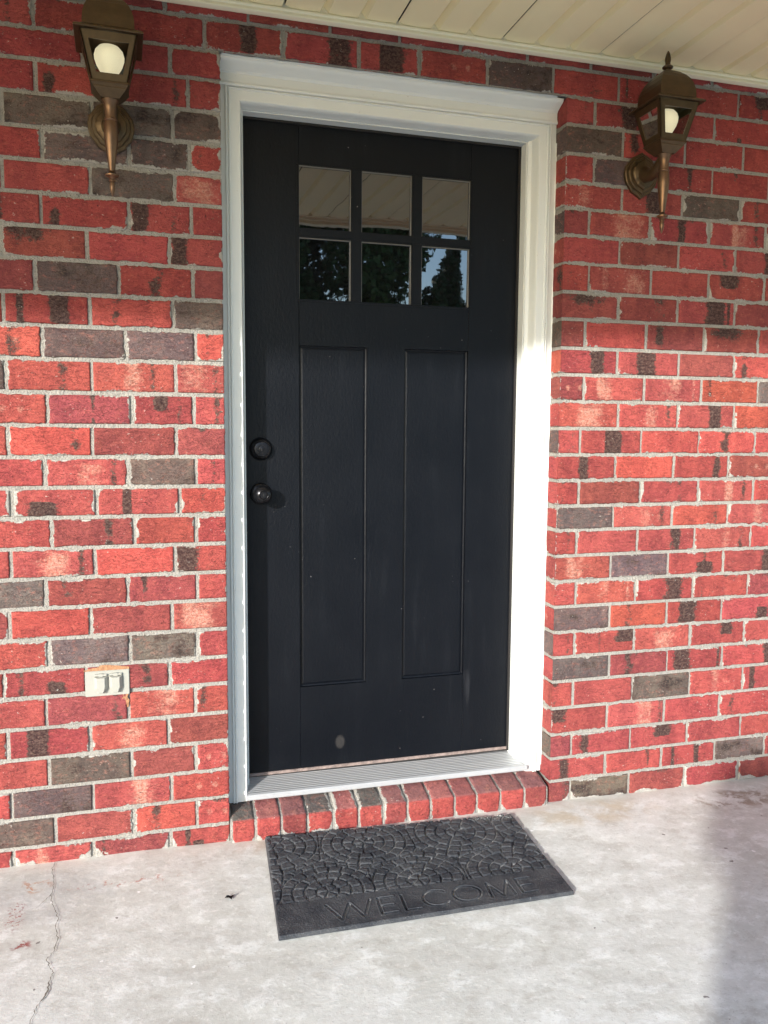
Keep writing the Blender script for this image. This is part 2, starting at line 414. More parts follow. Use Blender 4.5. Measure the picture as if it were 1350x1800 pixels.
def crack():
    pts = [(-.556, -.006), (-.56, -.047), (-.548, -.124), (-.549, -.18), (-.542, -.227), (-.528, -.269), (-.52, -.297), (-.526, -.329), (-.515, -.376),
           (-.518, -.432), (-.531, -.456), (-.52, -.49), (-.511, -.513), (-.515, -.539), (-.519, -.587), (-.532, -.614), (-.537, -.648), (-.545, -.72), (-.56, -.80), (-.55, -.9)]
    R = random.Random(3); fine = []
    for a, b in zip(pts, pts[1:]):
        n = 7
        for i in range(n):
            t = i/n; fine.append((a[0]+(b[0]-a[0])*t+R.uniform(-.0022, .0022), a[1]+(b[1]-a[1])*t))
    m = MB(); prev = None
    for i, (x, y) in enumerate(fine):
        ww = .0005+.0008*abs(math.sin(i*.7))*R.random()+(.0009 if -.60 < y < -.54 else 0)
        z = floor_z(x)+.0018
        a = m.bm.verts.new((x-ww, y, z)); b_ = m.bm.verts.new((x+ww, y, z))
        if prev: m.bm.faces.new((prev[0], prev[1], b_, a))
        prev = (a, b_)
    # a short branch
    prev = None
    for i in range(14):
        x = -.549-.0028*i+R.uniform(-.002, .002); y = -.175-.0055*i; ww = .0009*(1-i/15)
        a = m.bm.verts.new((x-ww, y, floor_z(x)+.0019)); b_ = m.bm.verts.new((x+ww, y, floor_z(x)+.0019))
        if prev: m.bm.faces.new((prev[0], prev[1], b_, a))
        prev = (a, b_)
    m.build('crack', M_CRACK, FLOOR)
crack()

# ------------------------------------------------------------------ brick wall
ZL = [0.0573, 0.1413, 0.2249, 0.3113, 0.3972, 0.4843, 0.564, 0.6466, 0.732, 0.8135, 0.8961, 0.9799, 1.0614, 1.144, 1.2293, 1.3171, 1.4058, 1.4924, 1.5768, 1.6651, 1.7482, 1.8322, 1.9142, 1.9971, 2.0811, 2.1644, 2.2409]
ZR = [0.0626, 0.1409, 0.2226, 0.3115, 0.4018, 0.4838, 0.5673, 0.6522, 0.7365, 0.8204, 0.9037, 0.9828, 1.0651, 1.1477, 1.2319, 1.3181, 1.402, 1.4853, 1.5751, 1.6592, 1.7487, 1.8325, 1.9149, 1.9933, 2.0781, 2.164, 2.2443]
HL = {-1:[-0.665,-0.454,-0.242],0:[-0.554,-0.342,-0.165],1:[-0.663,-0.451,-0.236],2:[-0.564,-0.346,-0.165],3:[-0.666,-0.454,-0.241],4:[-0.567,-0.35,-0.164],5:[-0.671,-0.46,-0.236],6:[-0.555,-0.342,-0.156],7:[-0.651,-0.444,-0.226],8:[-0.557,-0.343,-0.154],9:[-0.642,-0.429,-0.214],10:[-0.537,-0.324,-0.155],11:[-0.634,-0.42,-0.199],12:[-0.55,-0.335,-0.152],13:[-0.638,-0.427,-0.206],14:[-0.539,-0.322,-0.156],15:[-0.636,-0.424,-0.204],16:[-0.546,-0.334,-0.15],17:[-0.638,-0.424,-0.208],18:[-0.557,-0.347,-0.154],19:[-0.637,-0.427,-0.214],20:[-0.538,-0.319,-0.154],21:[-0.628,-0.414,-0.199],22:[-0.531,-0.314,-0.157],23:[-0.623,-0.405,-0.201],24:[-0.541,-0.326,-0.159],25:[-0.64,-0.425,-0.205],26:[-0.541,-0.331,-0.113,0.102,0.318,0.499,0.711,0.929,1.155,1.373,1.597],27:[-0.44,-0.215,0.005,0.233,0.438,0.625,0.841,1.055,1.277,1.494]}
HR = {-1:[1.056,1.278,1.5,1.725],0:[1.185,1.405,1.621,1.831],1:[1.056,1.278,1.504,1.726],2:[1.186,1.409,1.631],3:[1.057,1.28,1.505,1.725],4:[1.19,1.412,1.633],5:[1.057,1.28,1.501,1.723],6:[1.184,1.404,1.624],7:[1.056,1.279,1.502,1.727],8:[1.182,1.401,1.621],9:[1.053,1.279,1.502,1.729],10:[1.184,1.409,1.631],11:[1.056,1.283,1.507,1.731],12:[1.187,1.407,1.625],13:[1.056,1.28,1.501,1.728],14:[1.192,1.415,1.637],15:[1.062,1.284,1.504,1.73],16:[1.181,1.412,1.629],17:[1.062,1.285,1.503,1.723],18:[1.179,1.399,1.621],19:[1.069,1.294,1.514,1.736],20:[1.176,1.394,1.615],21:[1.066,1.283,1.508,1.73],22:[1.18,1.4,1.623],23:[1.076,1.29,1.51],24:[1.177,1.402,1.627],25:[1.074,1.293,1.512]}
# kind of each brick, left to right (R red, O orange red, M maroon, B brown grey, P pale flash, D dark patch; digit = where along the brick)
TL = {-1:'R P3 M D4',0:'B M O R',1:'R B P6 O',2:'R B M R',3:'R D3 P5 M',4:'R M P5 R',5:'R D6 M R',6:'R B B R',7:'M O M P4',8:'B M M R',9:'R P5 O D1',
      10:'R M R R',11:'R D3 D3 O',12:'D1 P5 B R',13:'R O M M',14:'R M D4 R',15:'B R P4 P3',16:'O B B O',17:'R D6 O B',18:'M B R M',19:'R U R D1',20:'P2 R D1 R',
      21:'R R B P4',22:'R B B R',23:'R B B B',24:'R R R R',25:'R R R R',26:'P4 R R D5 D7 D5 R B R R R R',27:'R M R R M R R R M R R'}
TR = {-1:'M B M R M',0:'D2 R D6 B R',1:'M R D5 R D7',2:'D1 P6 R R',3:'R R B P4 D1',4:'B M D2 R',5:'R D8 P5 D6 R',6:'B O D3 D7',7:'R P4 D6 R M',8:'P3 B D6 D8',9:'R R D6 P5 R',
      10:'B P5 O P5',11:'R M R P5 R',12:'D4 O R M',13:'R D5 R O R',14:'P5 P5 D6 O',15:'M P3 P4 O B',16:'D6 D4 M O',17:'M O M U R',18:'U M D6 M',19:'R P7 R D3 P5',20:'R M R D6',
      21:'M P6 R P5 R',22:'P3 D5 B R',23:'R B R R',24:'B R R R',25:'R D5 R R'}
TV = 'RRBRRRBRRRRRRRBRMOBMDRBRRBRR'     # returns at the right of the opening, from the floor up
XL, XR, SOFZ = -.0716, .9768, 2.372
def zj(k, x):
    if k < 0: return ZL[0]-.084 if x < .45 else ZR[0]-.0842
    if k > 26: return (ZL[26]+.0835*(k-26))*(1-x)+(ZR[26]+.0835*(k-26))*x if 0 <= x <= 1 else (ZL if x < 0 else ZR)[26]+.0835*(k-26)
    if 0 <= x <= 1: return ZL[k]*(1-x)+ZR[k]*x
    return (ZL if x < 0 else ZR)[k]
PAL = {'R': (.325, .062, .054), 'O': (.375, .072, .054), 'M': (.24, .055, .050), 'B': (.125, .093, .080), 'P': (.34, .072, .060), 'D': (.30, .058, .051), 'U': (.26, .057, .050)}
BR = GridMesh()
JH, JV = .0058, .0050
def brick_attrs(kind, U, V, w, h, R):
    c = np.array(PAL[kind[0]])*R.uniform(.86, 1.12); c = c*np.array([1, R.uniform(.92, 1.10), R.uniform(.94, 1.12)])
    pos = (int(kind[1:])+.5)/10*w if len(kind) > 1 else R.uniform(.2, .8)*w
    dark = np.zeros_like(U); pale = np.zeros_like(U)
    if kind[0] == 'D':
        s = R.uniform(.012, .042); hf = R.choice([1, 1, 1, .55]); dark = np.exp(-(np.abs(U-pos)/s)**2.6)*R.uniform(.9, 1.3)*np.clip(1.1-.5*vnoise(U*30, V*30, pos*99), .15, 1)*np.clip((hf*h-V if R.random() < .5 else V-(1-hf)*h)/.006+.5, .0, 1)
        if R.random() < .35: q2 = R.uniform(.05, .95)*w; dark = dark+R.uniform(.4, .8)*np.exp(-((U-q2)/R.uniform(.005, .012))**4)
    elif kind[0] == 'P':
        s = R.uniform(.018, .060); pale = np.exp(-np.abs((U-pos)/s)**R.uniform(2, 5))*R.uniform(.6, 1.05)
        pale = pale*np.clip(.85+.55*vnoise(U*26, V*44, pos*55), .2, 1.2)
        if R.random() < .5: q2 = R.uniform(.1, .9)*w; pale = pale+R.uniform(.3, .7)*np.exp(-((U-q2)/R.uniform(.006, .016))**4)
        if R.random() < .4: pale = pale+.5*np.exp(-((U-R.uniform(.2, .8)*w)/.02)**2-((V-h*R.uniform(.2, .8))/.012)**2)
        dark = .55*np.exp(-((U-pos-.06)/.012)**2)*(R.random() < .4)
    elif kind[0] == 'B':
        dark = R.uniform(.0, .35)+.5*vnoise(U*16, V*22, pos*77); pale = np.full_like(U, R.uniform(.0, .22))
    elif kind[0] == 'U':
        dark = .8*np.exp(-((U-pos)/.07)**2)*np.clip(V/h*1.6-.3, 0, 1)
    elif R.random() < .6:
        s = R.uniform(.006, .024); dark = R.uniform(.35, .8)*np.clip(.8+.9*vnoise(U*35, V*35, pos*31), 0, 1.3)*np.exp(-((U-R.uniform(.1, .9)*w)/s)**2)
        if R.random() < .5: dark = dark+.4*np.exp(-((V-h)/.012)**2)*np.exp(-((U-R.uniform(.2, .8)*w)/.05)**2)
    if R.random() < .07 and kind[0] in 'RMO':       # fingertip flashes
        for q in (-.022, .022):
            pale = pale+.75*np.exp(-(((U-w*.6-q)/.010)**2+((V-h*.5)/.011)**2)**2)
    return c, dark, pale
def add_brick(x0, x1, k, kind, left_return=None, right_cap=False, floor_cut=None, coarse=False, jag=1.0):
    R = random.Random(int(x0*1000)*131+k*977+5)
    xm = (x0+x1)/2
    zb0, zt0 = zj(k, x0)+JH, zj(k+1, x0)-JH; zb1, zt1 = zj(k, x1)+JH, zj(k+1, x1)-JH
    gap = JV*R.uniform(.8, 1.25)
    a = x0+(0 if left_return is not None else gap); b = x1-(0 if right_cap else gap)
    w_ = b-a; h_ = (zt0-zb0+zt1-zb1)/2
    if h_ < .01 or w_ < .01: return
    st = .02 if coarse else .0062
    us = np.concatenate([[0, 0, .0016, .004], np.linspace(.004, w_-.004, max(2, int(w_/st)))[1:-1], [w_-.004, w_-.0016, w_, w_]])
    vs2 = np.concatenate([[0, 0, .0016, .004], np.linspace(.004, h_-.004, max(2, int(h_/st)))[1:-1], [h_-.004, h_-.0016, h_, h_]])
    du = np.zeros(len(us)); du[[0, -1]] = .016; du[[1, -2]] = .0028; du[[2, -3]] = .0007
    dv = np.zeros(len(vs2)); dv[[0, -1]] = .016; dv[[1, -2]] = .0028; dv[[2, -3]] = .0007
    if left_return is not None: du[0] = .0; du[1] = 0; 
    U, V = np.meshgrid(us, vs2, indexing='ij')
    DU, DV = np.meshgrid(du, dv, indexing='ij'); Yd = np.maximum(DU, DV)
    tt = U/w_
    X = a+U; Z = (zb0+(zb1-zb0)*tt)+V/h_*((zt0-zb0)*(1-tt)+(zt1-zb1)*tt)
    ed = np.minimum(np.minimum(U, w_-U), np.minimum(V, h_-V))
    near = np.exp(-ed/.004)*jag*np.clip(.55+1.5*vnoise(X*9, Z*9, 5), .15, 1.7)
    sx = R.random()*50
    X = X+near*(.0016*vnoise(X*160+sx, Z*160)+.0012*vnoise(X*60, Z*60+sx))*(0 if left_return is not None else 1)
    Z = Z+near*(.0016*vnoise(X*150, Z*170+sx)+.0014*vnoise(X*45+sx, Z*45))
    tilt = R.uniform(-.0012, .0012); off = R.uniform(-.0012, .0012)
    Y = Yd+off+tilt*(U/w_-.5)*2+.0006*vnoise(X*40, Z*60, sx)+.0004*vnoise(X*130, Z*170, sx)
    if left_return is not None: Y[:3] = Y[3:4]+(Yd[:3]-0)*(Yd[:3] > .001)
    c, dark, pale = brick_attrs(kind, U, V, w_, h_, R)
    fz = floor_z(X)
    smear = np.clip(1-(Z-fz)/.034, 0, 1)*(vnoise(X*21, 1.7)*1.0+.62)
    if R.random() < (.35 if x1 < XL+.02 and x0 > -.4 else .14): smear = smear+.9*np.exp(-np.minimum(U, w_-U)/.010)*np.clip(vnoise(Z*45+sx, X*18)*1.6, 0, 1)
    if k >= 22 and x1 < XL+.3: smear = smear+.12
    BR.add(np.stack([X, Y, Z], -1), dict(Col=c, dark=dark, pale=pale, edge=np.clip(ed/.018, 0, 1), smear=np.clip(smear, 0, 1)), 0, True)
    if left_return is not None:       # the same brick turning the corner into the opening
        kind2 = left_return; D = .125
        ds = np.concatenate([[0, .003], np.linspace(.003, D, 16)[1:]])
        Dm, V2 = np.meshgrid(ds, vs2, indexing='ij')
        _, DV2 = np.meshgrid(ds, dv, indexing='ij')
        Z2 = np.broadcast_to(Z[0:1, :], Dm.shape)+0; Xc = a+np.where(DV2 > .01, .012, DV2)+.0006*vnoise(Dm*60, Z2*60, 3)*(Dm > 0)
        Y2 = Y[0:1, :]*(1-Dm/D)+Dm
        X2 = Xc; X2[0] = X[0, :]
        c2, d2, p2 = brick_attrs(kind2, Dm, V2, D, h_, R)
        e2 = np.minimum(V2, h_-V2)
        BR.add(np.stack([X2, Y2, Z2], -1), dict(Col=c2, dark=d2*.6, pale=p2, edge=np.clip(e2/.018, 0, 1), smear=np.where(Dm > .05, .25, .08)), 0, False)
def course(k, heads, kinds, xa, xb, ret=None, cap=False):
    pts = [xa]+[h for h in heads if xa+.02 < h < xb-.015]+[xb]
    kinds = kinds[-(len(pts)-1):] if xa < -.3 and len(kinds) >= len(pts)-1 else kinds
    for i in range(len(pts)-1):
        kd = kinds[i] if i < len(kinds) else RNG.choice(['R', 'R', 'O', 'M', 'B', 'P5', 'D4', 'D7', 'R'])
        add_brick(pts[i], pts[i+1], k, kd, left_return=(ret if i == 0 else None), right_cap=(cap and i == len(pts)-2))
def far_bricks(k, x, step, lim):
    pool = ['R', 'R', 'O', 'M', 'B', 'P5', 'D4', 'D7', 'R', 'R']
    while (x-lim)*(1 if step > 0 else -1) < 0:
        x2 = x+step; a, b = min(x, x2), max(x, x2)
        add_brick(a, b, k, RNG.choice(pool), coarse=(b < -1.0 or a > 2.2)); x = x2
for k in range(-1, 28):
    kl = TL[k].split()
    if k <= 25:
        hl = HL[k]; st = hl[0]
        add_brick(st-.216, st, k, kl[0])
        pts = hl+[XL]
        for i in range(len(pts)-1): add_brick(pts[i], pts[i+1], k, kl[i+1], right_cap=True if i == len(pts)-2 else False)
        far_bricks(k, st-.216, -.216, -2.6)
        hr = HR[k]; kr = TR[k].split(); pts = [XR]+hr
        for i in range(len(pts)-1): add_brick(pts[i], pts[i+1], k, kr[i] if i < len(kr) else 'R', left_return=TV[k+1] if i == 0 else None)
        add_brick(pts[-1], pts[-1]+.222, k, kr[len(pts)-1] if len(kr) >= len(pts) else 'R')
        far_bricks(k, pts[-1]+.222, .222, 3.9)
    else:
        hh = HL[k]
        add_brick(hh[0]-.216, hh[0], k, kl[0])
        for i in range(len(hh)-1): add_brick(hh[i], hh[i+1], k, kl[i+1] if i+1 < len(kl) else 'R')
        far_bricks(k, hh[0]-.216, -.216, -2.6); far_bricks(k, hh[-1], .22, 3.9)
# mortar bed behind the faces
def mortar_sheet(x0, x1, z0, z1, y=.0052, stp=.012):
    xs = np.linspace(x0, x1, max(2, int((x1-x0)/stp))); zs = np.linspace(z0, z1, max(2, int((z1-z0)/stp)))
    X, Z = np.meshgrid(xs, zs, indexing='ij')
    Y = y+.0012*vnoise(X*35, Z*35)+.0006*vnoise(X*110, Z*110)
    BR.add(np.stack([X, Y, Z], -1), dict(Col=(1, 1, 1)), 1, True)
mortar_sheet(-.9, XL-.002, -.06, 2.45); mortar_sheet(XR+.003, 2.0, -.06, 2.45); mortar_sheet(XL-.002, XR+.003, 2.2445, 2.45)
mortar_sheet(-2.7, -.9, -.06, 2.45, stp=.1); mortar_sheet(2.0, 4.1, -.06, 2.45, stp=.1)
def reveal(x, sgn):
    ys = np.linspace(.006, .13, 12); zs = np.linspace(-.06, 2.26, 180)
    Y, Z = np.meshgrid(ys, zs, indexing='ij'); X = x+.0008*vnoise(Y*60, Z*60)
    BR.add(np.stack([X, Y, Z], -1), dict(Col=(1, 1, 1)), 1, sgn < 0)
reveal(XR+.0042, 1); reveal(XL-.002, -1)
# underside of the lintel bricks
ys = np.linspace(.004, .14, 8); xs = np.linspace(XL-.002, XR+.003, 90); X, Y = np.meshgrid(xs, ys, indexing='ij')
BR.add(np.stack([X, Y, 2.2465+.0008*vnoise(X*50, Y*50)+(X*.0034)], -1), dict(Col=(1, 1, 1)), 1, True)
# the solid core of the wall
def core(x0, x1, z0, z1, y0=.14, y1=.32):
    for (P) in (
        [[(x0, y0, z0), (x0, y0, z1)], [(x1, y0, z0), (x1, y0, z1)]], [[(x0, y1, z0), (x0, y1, z1)], [(x1, y1, z0), (x1, y1, z1)]],
        [[(x0, y0, z0), (x0, y0, z1)], [(x0, y1, z0), (x0, y1, z1)]], [[(x1, y0, z0), (x1, y0, z1)], [(x1, y1, z0), (x1, y1, z1)]],
        [[(x0, y0, z1), (x0, y1, z1)], [(x1, y0, z1), (x1, y1, z1)]]):
        BR.add(np.array(P, float), dict(Col=(1, 1, 1)), 1)
core(-2.7, XL-.004, -.1, 2.6); core(XR+.006, 4.1, -.1, 2.6); core(XL-.004, XR+.006, 2.26, 2.6); core(-2.7, 4.1, -.1, 2.6, .33, .36)  # last one is an added backing sheet, blocks light leaking round the door
wall = link('brick_wall', BR.mesh('brick_wall'), [M_BRICK, M_MORTAR])
tag(wall, 'red and brown brick house wall with pale mortar round the black door', 'wall')

# ------------------------------------------------------------------ rowlock brick sill
def sill():
    g = GridMesh()
    js = [-.068, .004, .081, .16, .242, .321, .401, .479, .556, .637, .713, .795, .881, .962]
    tops = 'BRMBRBMMRRMMM'; fronts = 'RRMRRRMRRRRRM'
    for i in range(len(js)-1):
        a, b = js[i]+.0042, js[i+1]-.0042; w_ = b-a; R = random.Random(40+i)
        dz = R.uniform(-.0015, .0015); dy = R.uniform(-.002, .002)
        prof = [(-.015, -.03), (-.0155, 0.0), (-.016, .025), (-.0158, .045), (-.0152, .060), (-.013, .0668), (-.008, .0700), (.005, .0735), (.03, .080), (.055, .0865), (.085, .0915)]
        us = np.concatenate([[0, 0, .002], np.linspace(.002, w_-.002, 12)[1:-1], [w_-.002, w_, w_]])
        pr = []
        for p, q in zip(prof, prof[1:]):
            for t in np.linspace(0, 1, 4)[:-1]: pr.append((p[0]+(q[0]-p[0])*t, p[1]+(q[1]-p[1])*t))
        pr.append(prof[-1]); pr = np.array(pr)
        nrm = np.gradient(pr, axis=0); nrm = np.stack([-nrm[:, 1], nrm[:, 0]], -1); nrm /= np.linalg.norm(nrm, axis=1)[:, None]
        U, K = np.meshgrid(us, np.arange(len(pr)), indexing='ij')
        dep = np.zeros(len(us)); dep[[0, -1]] = .014; dep[[1, -2]] = .0025
        Dp = np.broadcast_to(dep[:, None], U.shape)
        X = a+U; Y0 = pr[K, 0]; Z0 = pr[K, 1]
        ed = np.minimum(U, w_-U); nn = .0011*vnoise(X*60, Y0*60+i, Z0*60)+np.exp(-ed/.003)*.0014*vnoise(X*120, Z0*120+Y0*100)
        Y = Y0+dy-nrm[K, 0]*(Dp*-1.0)*-1 - nrm[K, 0]*0 + (-nrm[K, 0])*0
        Y = Y0+dy+nrm[K, 0]*(nn-Dp); Z = Z0+dz+nrm[K, 1]*(nn-Dp)+floor_z(X)-.003
        X = X+np.exp(-ed/.003)*.0012*vnoise(Z0*150+i, Y0*150)
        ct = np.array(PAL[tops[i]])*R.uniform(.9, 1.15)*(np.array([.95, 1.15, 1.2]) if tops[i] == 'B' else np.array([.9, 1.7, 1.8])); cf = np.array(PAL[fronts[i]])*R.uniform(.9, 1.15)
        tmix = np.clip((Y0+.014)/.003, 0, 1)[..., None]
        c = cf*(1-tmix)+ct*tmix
        fz = 0.0
        smear = np.clip(1-Z0/.03, 0, 1)*(vnoise(X*26, 9.1)*.9+.6)+.16*(Y0 > -.01)
        pale = .55*np.exp(-((U-w_*R.uniform(.3, .7))/.02)**2-((Y0-.0)/.03)**2)*(Y0 > -.012)*R.random()
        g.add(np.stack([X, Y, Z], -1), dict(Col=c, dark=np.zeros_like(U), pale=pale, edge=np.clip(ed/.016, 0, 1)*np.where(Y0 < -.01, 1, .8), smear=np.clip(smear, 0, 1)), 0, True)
    # mortar body
    xs = np.linspace(-.0705, .9640, 220)
    pr = np.array([(-.012, -.04), (-.0118, .02), (-.0115, .055), (-.0085, .0632), (-.003, .0663), (.03, .0757), (.10, .090)])
    X, K = np.meshgrid(xs, np.arange(len(pr)), indexing='ij')
    g.add(np.stack([X, pr[K, 0]+.0008*vnoise(X*90, K*2.0), pr[K, 1]+floor_z(X)-.003+.0008*vnoise(X*80, K*3.0+7)], -1), dict(Col=(1, 1, 1)), 1, True)
    e = pr
    for x in (-.0705, .9640):
        P = np.zeros((len(pr), 2, 3)); P[:, 0] = [(x, p[0], p[1]+floor_z(x)-.003) for p in pr]; P[:, 1] = [(x, .1, -.04)]*len(pr)
        g.add(P, dict(Col=(1, 1, 1)), 1)
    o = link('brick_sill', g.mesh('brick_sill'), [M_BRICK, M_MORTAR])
    tag(o, 'low sill of red bricks on edge under the metal door threshold', 'brick sill')
sill()

# ------------------------------------------------------------------ door frame
W = .895; ZT = 2.134; ZB = .125; DY = .155
frame = thing('door_frame', 'white painted door casing and jambs with moulded head round the black door', 'door frame', (W/2, .1, .09))
def P_(o):   # keep world coordinates while parented to an Empty that is moved
    o.location = -Vector(o.parent.location); return o
def sweep_U(cols, z0):
    # cols: list of (oL, oR, oT, y)
    rings = []
    b = MB(); R = []
    for oL, oR, oT, y in cols:
        z0l = z0-(floor_z(0)-floor_z(-.05)); 
        R.append([b.bm.verts.new(p) for p in ((-oL, y, z0+.001), (-oL, y, ZT+oT), (W+oR, y, ZT+oT), (W+oR, y, z0-.010))])
    for a, c in zip(R, R[1:]):
        for i in range(3): b.bm.faces.new((a[i], a[i+1], c[i+1], c[i]))
    b.bm.faces.new([r[0] for r in R]); b.bm.faces.new([r[3] for r in R][::-1])
    return b
ob = sweep_U([(0, 0, 0, .175), (0, 0, 0, .110), (.030, .034, .03, .1095), (.03, .034, .03, .175)], .10); P_(ob.build('jamb', M_TRIM, frame))
prof = [(.004, .003, .003, .1090), (.004, .003, .003, .104), (.006, .014, .005, .100), (.0075, .018, .006, .088), (.009, .020, .0075, .076), (.011, .0225, .010, .067), (.013, .0245, .012, .0645),
        (.040, .048, .038, .0630), (.0415, .0495, .0395, .0585), (.044, .052, .042, .0575), (.0462, .0542, .0442, .0590), (.0475, .0555, .0455, .0622), (.049, .057, .047, .0590), (.0515, .0595, .0495, .0580), (.054, .062, .052, .0592), (.0552, .0632, .0532, .0635),
        (.0700, .0790, .068, .0635), (.0712, .0802, .070, .066), (.0712, .0802, .070, .13), (.03, .034, .03, .13), (.02, .03, .02, .1092)]
P_(sweep_U(prof, .089).build('casing', M_TRIM, frame, smooth=True))
hd = MB()
hd.prism_x([(.13, 2.2045), (.0615, 2.2045), (.0585, 2.1800), (.0565, 2.1815), (.0555, 2.1845), (.0562, 2.188), (.0600, 2.1905), (.0605, 2.214), (.0570, 2.2165), (.0565, 2.2185), (.0540, 2.2205), (.049, 2.2225), (.042, 2.226),
            (.034, 2.230), (.026, 2.2335), (.0215, 2.2375), (.0205, 2.2415), (.0205, 2.2445), (.13, 2.2445)], -.0705, .9745)
P_(hd.build('head_moulding', M_TRIM, frame, smooth=True))
# caulk beads at brick
cb = MB()
for i in range(140):
    pass
R_ = random.Random(9)
pts = [(XL+.001+.0010*math.sin(i*1.7), .064+R_.uniform(-.001, .001), .10+i*.045) for i in range(46)]
cb.tube(pts, [.0022+R_.uniform(0, .0012) for _ in pts], 6)
pts = [(XR-.001, .067+R_.uniform(-.002, .001), .10+i*.045) for i in range(46)]
cb.tube(pts, [.003+R_.uniform(0, .0018) for _ in pts], 6)
pts = [(XL+.004+i*.02, .021+R_.uniform(-.002, .002), 2.2445+i*.02*.0034+R_.uniform(-.001, .0005)) for i in range(52)]
cb.tube(pts, [.0025+R_.uniform(0, .0025) for _ in pts], 6)
P_(cb.build('caulk', M_TRIM, frame, smooth=True))
st = MB(); st.box(.0005, .006, .146, .1545, ZB, ZT-.001); st.box(W-.0065, W-.0005, .146, .1545, ZB, ZT-.001); st.box(.0065, W-.0075, .146, .1545, ZT-.006, ZT-.0005)
P_(st.build('weatherstrip', M_GAP, frame))

# threshold
th = thing('threshold', 'ribbed grey aluminium threshold under the black door', 'threshold', (W/2, .1, .10))
tr = MB(); tr.prism_x([(.054, .094), (.054, .1085), (.060, .1105), (.10, .1165), (.150, .1225), (.175, .1225), (.175, .094)], -.009, W+.018)
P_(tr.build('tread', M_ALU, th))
no = MB(); no.prism_x([(.0440, .0960), (.0425, .0985), (.0425, .1085), (.0455, .1120), (.0505, .1128), (.0535, .1115), (.0535, .0960)], -.0155, W+.0205)
P_(no.build('nosing', M_ALU2, th))
for o in th.children: o.rotation_euler = (0, math.radians(.5), 0)
for o in th.children:   # rotate about the threshold's middle
    o.location = -Vector(o.parent.location); Rm = Matrix.Rotation(math.radians(.45), 4, 'Y')
    o.matrix_local = Rm @ Matrix.Translation(-Vector(th.location)); 

